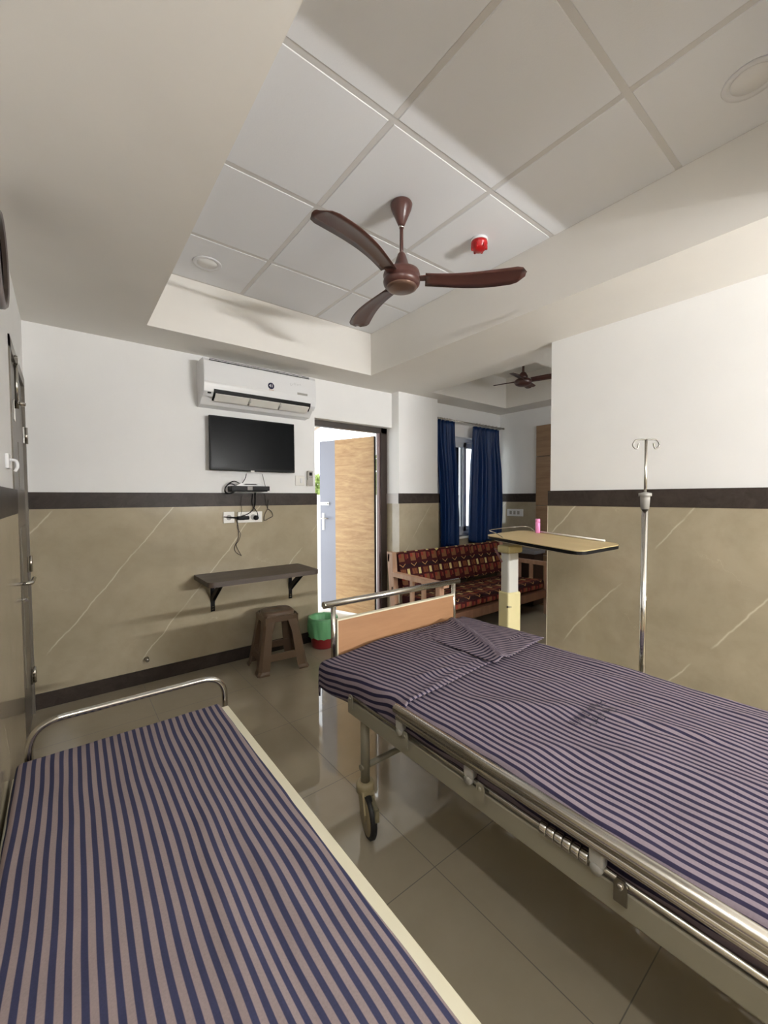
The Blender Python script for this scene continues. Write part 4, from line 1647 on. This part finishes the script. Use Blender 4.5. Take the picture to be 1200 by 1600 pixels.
def curtain(x0t, x1t, x0b, x1b, zt, zb, folds, label, seed, amp=.030):
    nz, nx_ = 40, 120
    rows = []
    for i in range(nz + 1):
        t = i / nz
        z = lerp(zt, zb, t)
        xa = lerp(x0t, x0b, sstep(0, .8, t)); xb = lerp(x1t, x1b, sstep(0, .8, t))
        row = []
        for j in range(nx_ + 1):
            u = j / nx_
            uu = u + .035 * noise.noise(Vector((u * 3, t * 1.2, seed)))
            am = amp * (0.45 + .65 * sstep(0, .35, t))
            y = RY + am * math.sin(2 * PI * folds * uu) + .3 * am * math.sin(2 * PI * folds * 2.3 * uu + seed) * (1 - t * .5)
            x = lerp(xa, xb, u) + .008 * noise.noise(Vector((u * 6, t * 4, seed + 3)))
            zz = z - .010 * math.sin(u * 9 + seed) * (t > .98) + .012 * abs(math.sin(PI * folds * uu)) * (i == 0)
            row.append(Vector((x, y, zz)))
        rows.append(row)
    b = BM(); quad_strip(b, rows)
    o = obj('curtain', b, M['curtain'], label=label, cat='curtain', group=None)
    solidify(o, .002, 0)


curtain(3.392, 3.695, 3.46, 3.765, 2.238, .765, 4.5, 'blue satin curtain bunched next to the white pillar', 1.3, .026)
curtain(4.030, 4.555, 3.985, 4.625, 2.222, .780, 6.5, 'blue satin curtain bunched next to the far right wall', 5.1, .034)

# ------------------------------------------------------------------ sofa
sf = thing('sofa', (3.5, 2.95, 0), 'wooden sofa with dark red patterned cushions below the curtained window', 'sofa')
FX0, FX1 = 2.575, 4.40
SB = 3.205                                # back plane at the top
def uvbox(name, x0, x1, prof, m, parent, flip=False):
    """cushion: profile (y, z) extruded in X with rounded ends, uv follows x and the girth"""
    n = 40
    b = BM()
    lay = b.loops.layers.uv.verify()
    girth = [0]
    for p, q_ in zip(prof, prof[1:] + prof[:1]):
        girth.append(girth[-1] + math.hypot(q_[0] - p[0], q_[1] - p[1]))
    xs_ = [lerp(x0, x1, i / n) for i in range(n + 1)]
    V = []
    for i, x in enumerate(xs_):
        e = min(x - x0, x1 - x)
        k = 1 - .10 * max(0, 1 - e / .03) ** 2
        cy = sum(p[0] for p in prof) / len(prof); cz = sum(p[1] for p in prof) / len(prof)
        V.append([b.verts.new((x, cy + (p[0] - cy) * k, cz + (p[1] - cz) * k)) for p in prof])
    L = len(prof)
    for i in range(n):
        for j in range(L):
            f = b.faces.new((V[i][j], V[i][(j + 1) % L], V[i + 1][(j + 1) % L], V[i + 1][j]))
            f.smooth = True
            for l, (a_, g_2) in zip(f.loops, ((i, girth[j]), (i, girth[j + 1]), (i + 1, girth[j + 1]), (i + 1, girth[j]))):
                l[lay].uv = (xs_[a_], g_2)
    b.faces.new(V[0]); b.faces.new(list(reversed(V[-1])))
    return obj(name, b, m, parent)


def rprof(a, c, th, r=.02, seg=4):
    """rounded slab profile from point a to point c (y, z), thickness th to the right"""
    A, C_ = Vector((a[0], a[1])), Vector((c[0], c[1]))
    d = (C_ - A).normalized(); nn = Vector((d.y, -d.x))
    cs = [A, C_, C_ + nn * th, A + nn * th]
    out = []
    for i in range(4):
        p, q_, r_ = cs[i - 1], cs[i], cs[(i + 1) % 4]
        a1 = q_ + (p - q_).normalized() * r; a2 = q_ + (r_ - q_).normalized() * r
        for k in range(seg + 1):
            t = k / seg
            w = a1 * (1 - t) ** 2 + q_ * 2 * t * (1 - t) + a2 * t * t
            out.append((w.x, w.y))
    # straight runs need a few more points for clean uv
    return out


n3 = (FX1 - FX0 - .14) / 3
for i in range(3):
    a = FX0 + .070 + n3 * i
    uvbox('back_cushion', a + .003, a + n3 - .003, rprof((3.060, .420), (3.155, .800), .085, .025), M['sofa'], sf)
    uvbox('seat_cushion', a + .003, a + n3 - .003, rprof((2.520, .405), (3.110, .375), .10, .03), M['sofa'], sf)
for x in (FX0, FX1 - .06):
    # leaning rear post, front leg
    b = BM(); prism(b, [(3.090, 0), (3.150, 0), (3.235, .800), (3.150, .800)], 'X', x + .0, x + .055)
    obj('rear_post', b, M['sofawood'], sf)
    b = BM(); box(b, x, x + .055, 2.49, 2.545, 0, .56, .004)
    obj('front_leg', b, M['sofawood'], sf)
for x in (FX0, FX1 - .065):
    b = BM(); prism(b, [(2.44, .560), (2.44, .585), (2.50, .602), (3.17, .602), (3.17, .560)], 'X', x - .004, x + .062)
    obj('arm_rest', b, M['sofawood'], sf)
    for y in (2.70, 2.86):
        b = BM(); box(b, x + .012, x + .040, y, y + .04, .28, .562, .003)
        obj('arm_slat', b, M['sofawood'], sf)
b = BM()
box(b, FX0, FX1, 2.50, 2.53, .20, .285, .004); box(b, FX0, FX1, 3.08, 3.12, .20, .285, .004)
for x in (FX0, FX1 - .05): box(b, x + .008, x + .045, 2.5, 3.12, .20, .285, .003)
box(b, FX0, FX1, 3.190, 3.225, .70, .785, .004); box(b, FX0, FX1, 3.135, 3.165, .40, .46, .004)
box(b, FX0 + .05, FX1 - .05, 2.52, 3.10, .270, .286)
obj('seat_frame', b, M['sofawood_dark'], sf)

# small dark cabinet between the sofa arm and the wood panel
cbx = thing('side_cabinet', (4.58, 2.95, 0), 'small dark brown cabinet with a grey top in the far corner by the wood panel', 'cabinet')
b = BM(); box(b, 4.45, 4.66, 2.74, 3.12, 0.03, .655, .004)
obj('cabinet_body', b, mat('dark_brown_laminate', rgb(56, 42, 34), .45), cbx)
b = BM(); box(b, 4.43, 4.675, 2.72, 3.14, .656, .700, .004)
obj('cabinet_top', b, mat('blue_grey_laminate', rgb(120, 124, 130), .4), cbx)

# switch board on the far wall
a0 = (4.7 - .018)
sp = thing('switch_board', (a0, 3.16, 1.10), 'wide white switch board on the tiled far wall of the bay', 'switch board')
b = BM(); box(b, a0, a0 + .012, 3.045, 3.285, 1.098, 1.192, .003)
obj('cover_plate', b, M['acw'], sp)
for k in range(3):
    y = 3.095 + k * .058
    b = BM(); box(b, a0 - .004, a0 + .002, y, y + .034, 1.122, 1.168, .002)
    obj('switch_module', b, M['grey'], sp)

# ------------------------------------------------------------------ fixtures on the left wall
wf = thing('wall_fixture', (XL, 2.06, 2.21), 'round dark rimmed wall fixture high on the left wall, cut by the frame', 'wall fixture')
b = BM(); lathe(b, [(.135, .012), (.150, .020), (.160, .030), (.168, .022), (.172, .0)], (XL, 2.085, 2.235), 40, 'X')
obj('rim', b, mat('taupe_grey_rim', rgb(120, 112, 112), .35), wf)
b = BM(); lathe(b, [(.001, .010), (.138, .010), (.140, .0)], (XL, 2.085, 2.235), 40, 'X')
obj('dial', b, mat('cream_dial', rgb(170, 160, 132), .4), wf)
b = BM(); lathe(b, [(.137, .014), (.141, .026), (.150, .027), (.152, .014)], (XL, 2.085, 2.235), 40, 'X')
obj('dark_ring', b, M['frame_dark'], wf)
wk = thing('wall_hook', (XL, 2.24, 1.50), 'white plastic wall hook on the left wall just above the dark tile band', 'hook')
b = BM(); box(b, XL, XL + .012, 2.20, 2.275, 1.475, 1.535, .004)
obj('hook_base', b, M['acw'], wk)
b = BM(); tube(b, smooth_path([(XL + .01, 2.235, 1.512), (XL + .03, 2.245, 1.508), (XL + .034, 2.250, 1.485), (XL + .026, 2.25, 1.465)]), .006)
obj('hook_arm', b, M['acw'], wk)

# ------------------------------------------------------------------ outdoors
b = BM(); box(b, -2.0, 12.0, 3.66, 12.0, -.20, -.02)
struct('floor_porch', b, mat('pale_porch_tile', rgb(214, 210, 200), .4))
b = BM(); box(b, 0.0, 12.0, 8.6, 8.75, -.02, 1.42)
bw = struct('wall_outside', b, mat('white_outdoor_wall', rgb(232, 230, 222), .7))
# awning: sloped corrugated sheet on rafters
aw = thing('awning', (2.8, 5.0, 2.3), 'pale striped sloping awning outside the open entrance', 'awning')
b = BM()
rows = []
nx_ = 120
for i in range(2):
    y = (3.66, 6.70)[i]; z = 2.93 - .20 * (y - 3.66)
    rows.append([Vector((-.6 + 3.9 * j / nx_, y, z + .020 * math.sin(j * PI / 3))) for j in range(nx_ + 1)])
quad_strip(b, rows, False)
o = obj('corrugated_sheet', b, mat('pale_cream_sheet', rgb(190, 172, 158), .5), aw)
solidify(o, .004, 0)
for x in (-.4, .3, 1.0, 1.7, 2.4, 3.1):
    b = BM(); prism(b, [(3.655, 2.87), (3.655, 2.915), (6.68, 2.30), (6.68, 2.265)], 'X', x, x + .04)
    obj('rafter', b, mat('white_rafter_paint', rgb(232, 230, 226), .4), aw)


def tree(x, y, h, r, n, label, seed):
    random.seed(seed)
    t = thing('leafy_tree', (x, y, 0), label, 'tree', None)
    b = BM(); tube(b, [(x, y, 0), (x + .05, y, h * .4), (x - .03, y, h * .75)], [.05, .04, .02], 8)
    obj('trunk', b, mat('grey_bark', rgb(110, 96, 78), .8), t)
    b = BM()
    for k in range(n):
        a, e = random.uniform(0, 2 * PI), random.uniform(-.9, 1.2)
        rr = r * random.uniform(.35, 1.0) ** .6
        c = Vector((x + rr * math.cos(a) * math.cos(e), y + rr * math.sin(a) * math.cos(e) * .7, h * .72 + rr * math.sin(e) * 1.0))
        u = Vector((random.uniform(-1, 1), random.uniform(-1, 1), random.uniform(-1, 1))).normalized()
        v = u.cross(Vector((random.uniform(-1, 1), random.uniform(-1, 1), random.uniform(-1, 1)))).normalized()
        s = random.uniform(.05, .10)
        vs = [b.verts.new(c + u * s), b.verts.new(c + v * s * .5), b.verts.new(c - u * s), b.verts.new(c - v * s * .5)]
        b.faces.new(vs)
    obj('foliage', b, mat('leaf_green', rgb(138, 156, 84), .6), t)


tree(4.9, 9.6, 2.05, .62, 1500, 'light green tree beyond the white outdoor wall, seen past the door edge', 3)
tree(7.6, 9.8, 2.6, .8, 1500, 'dark gapped tree seen through the slit beside the open door leaf', 5)
tree(3.5, 7.9, .95, .30, 500, 'low green shrub growing in front of the outdoor wall', 8)

# leave nothing selected or hidden
for o in SC.objects:
    o.select_set(False)
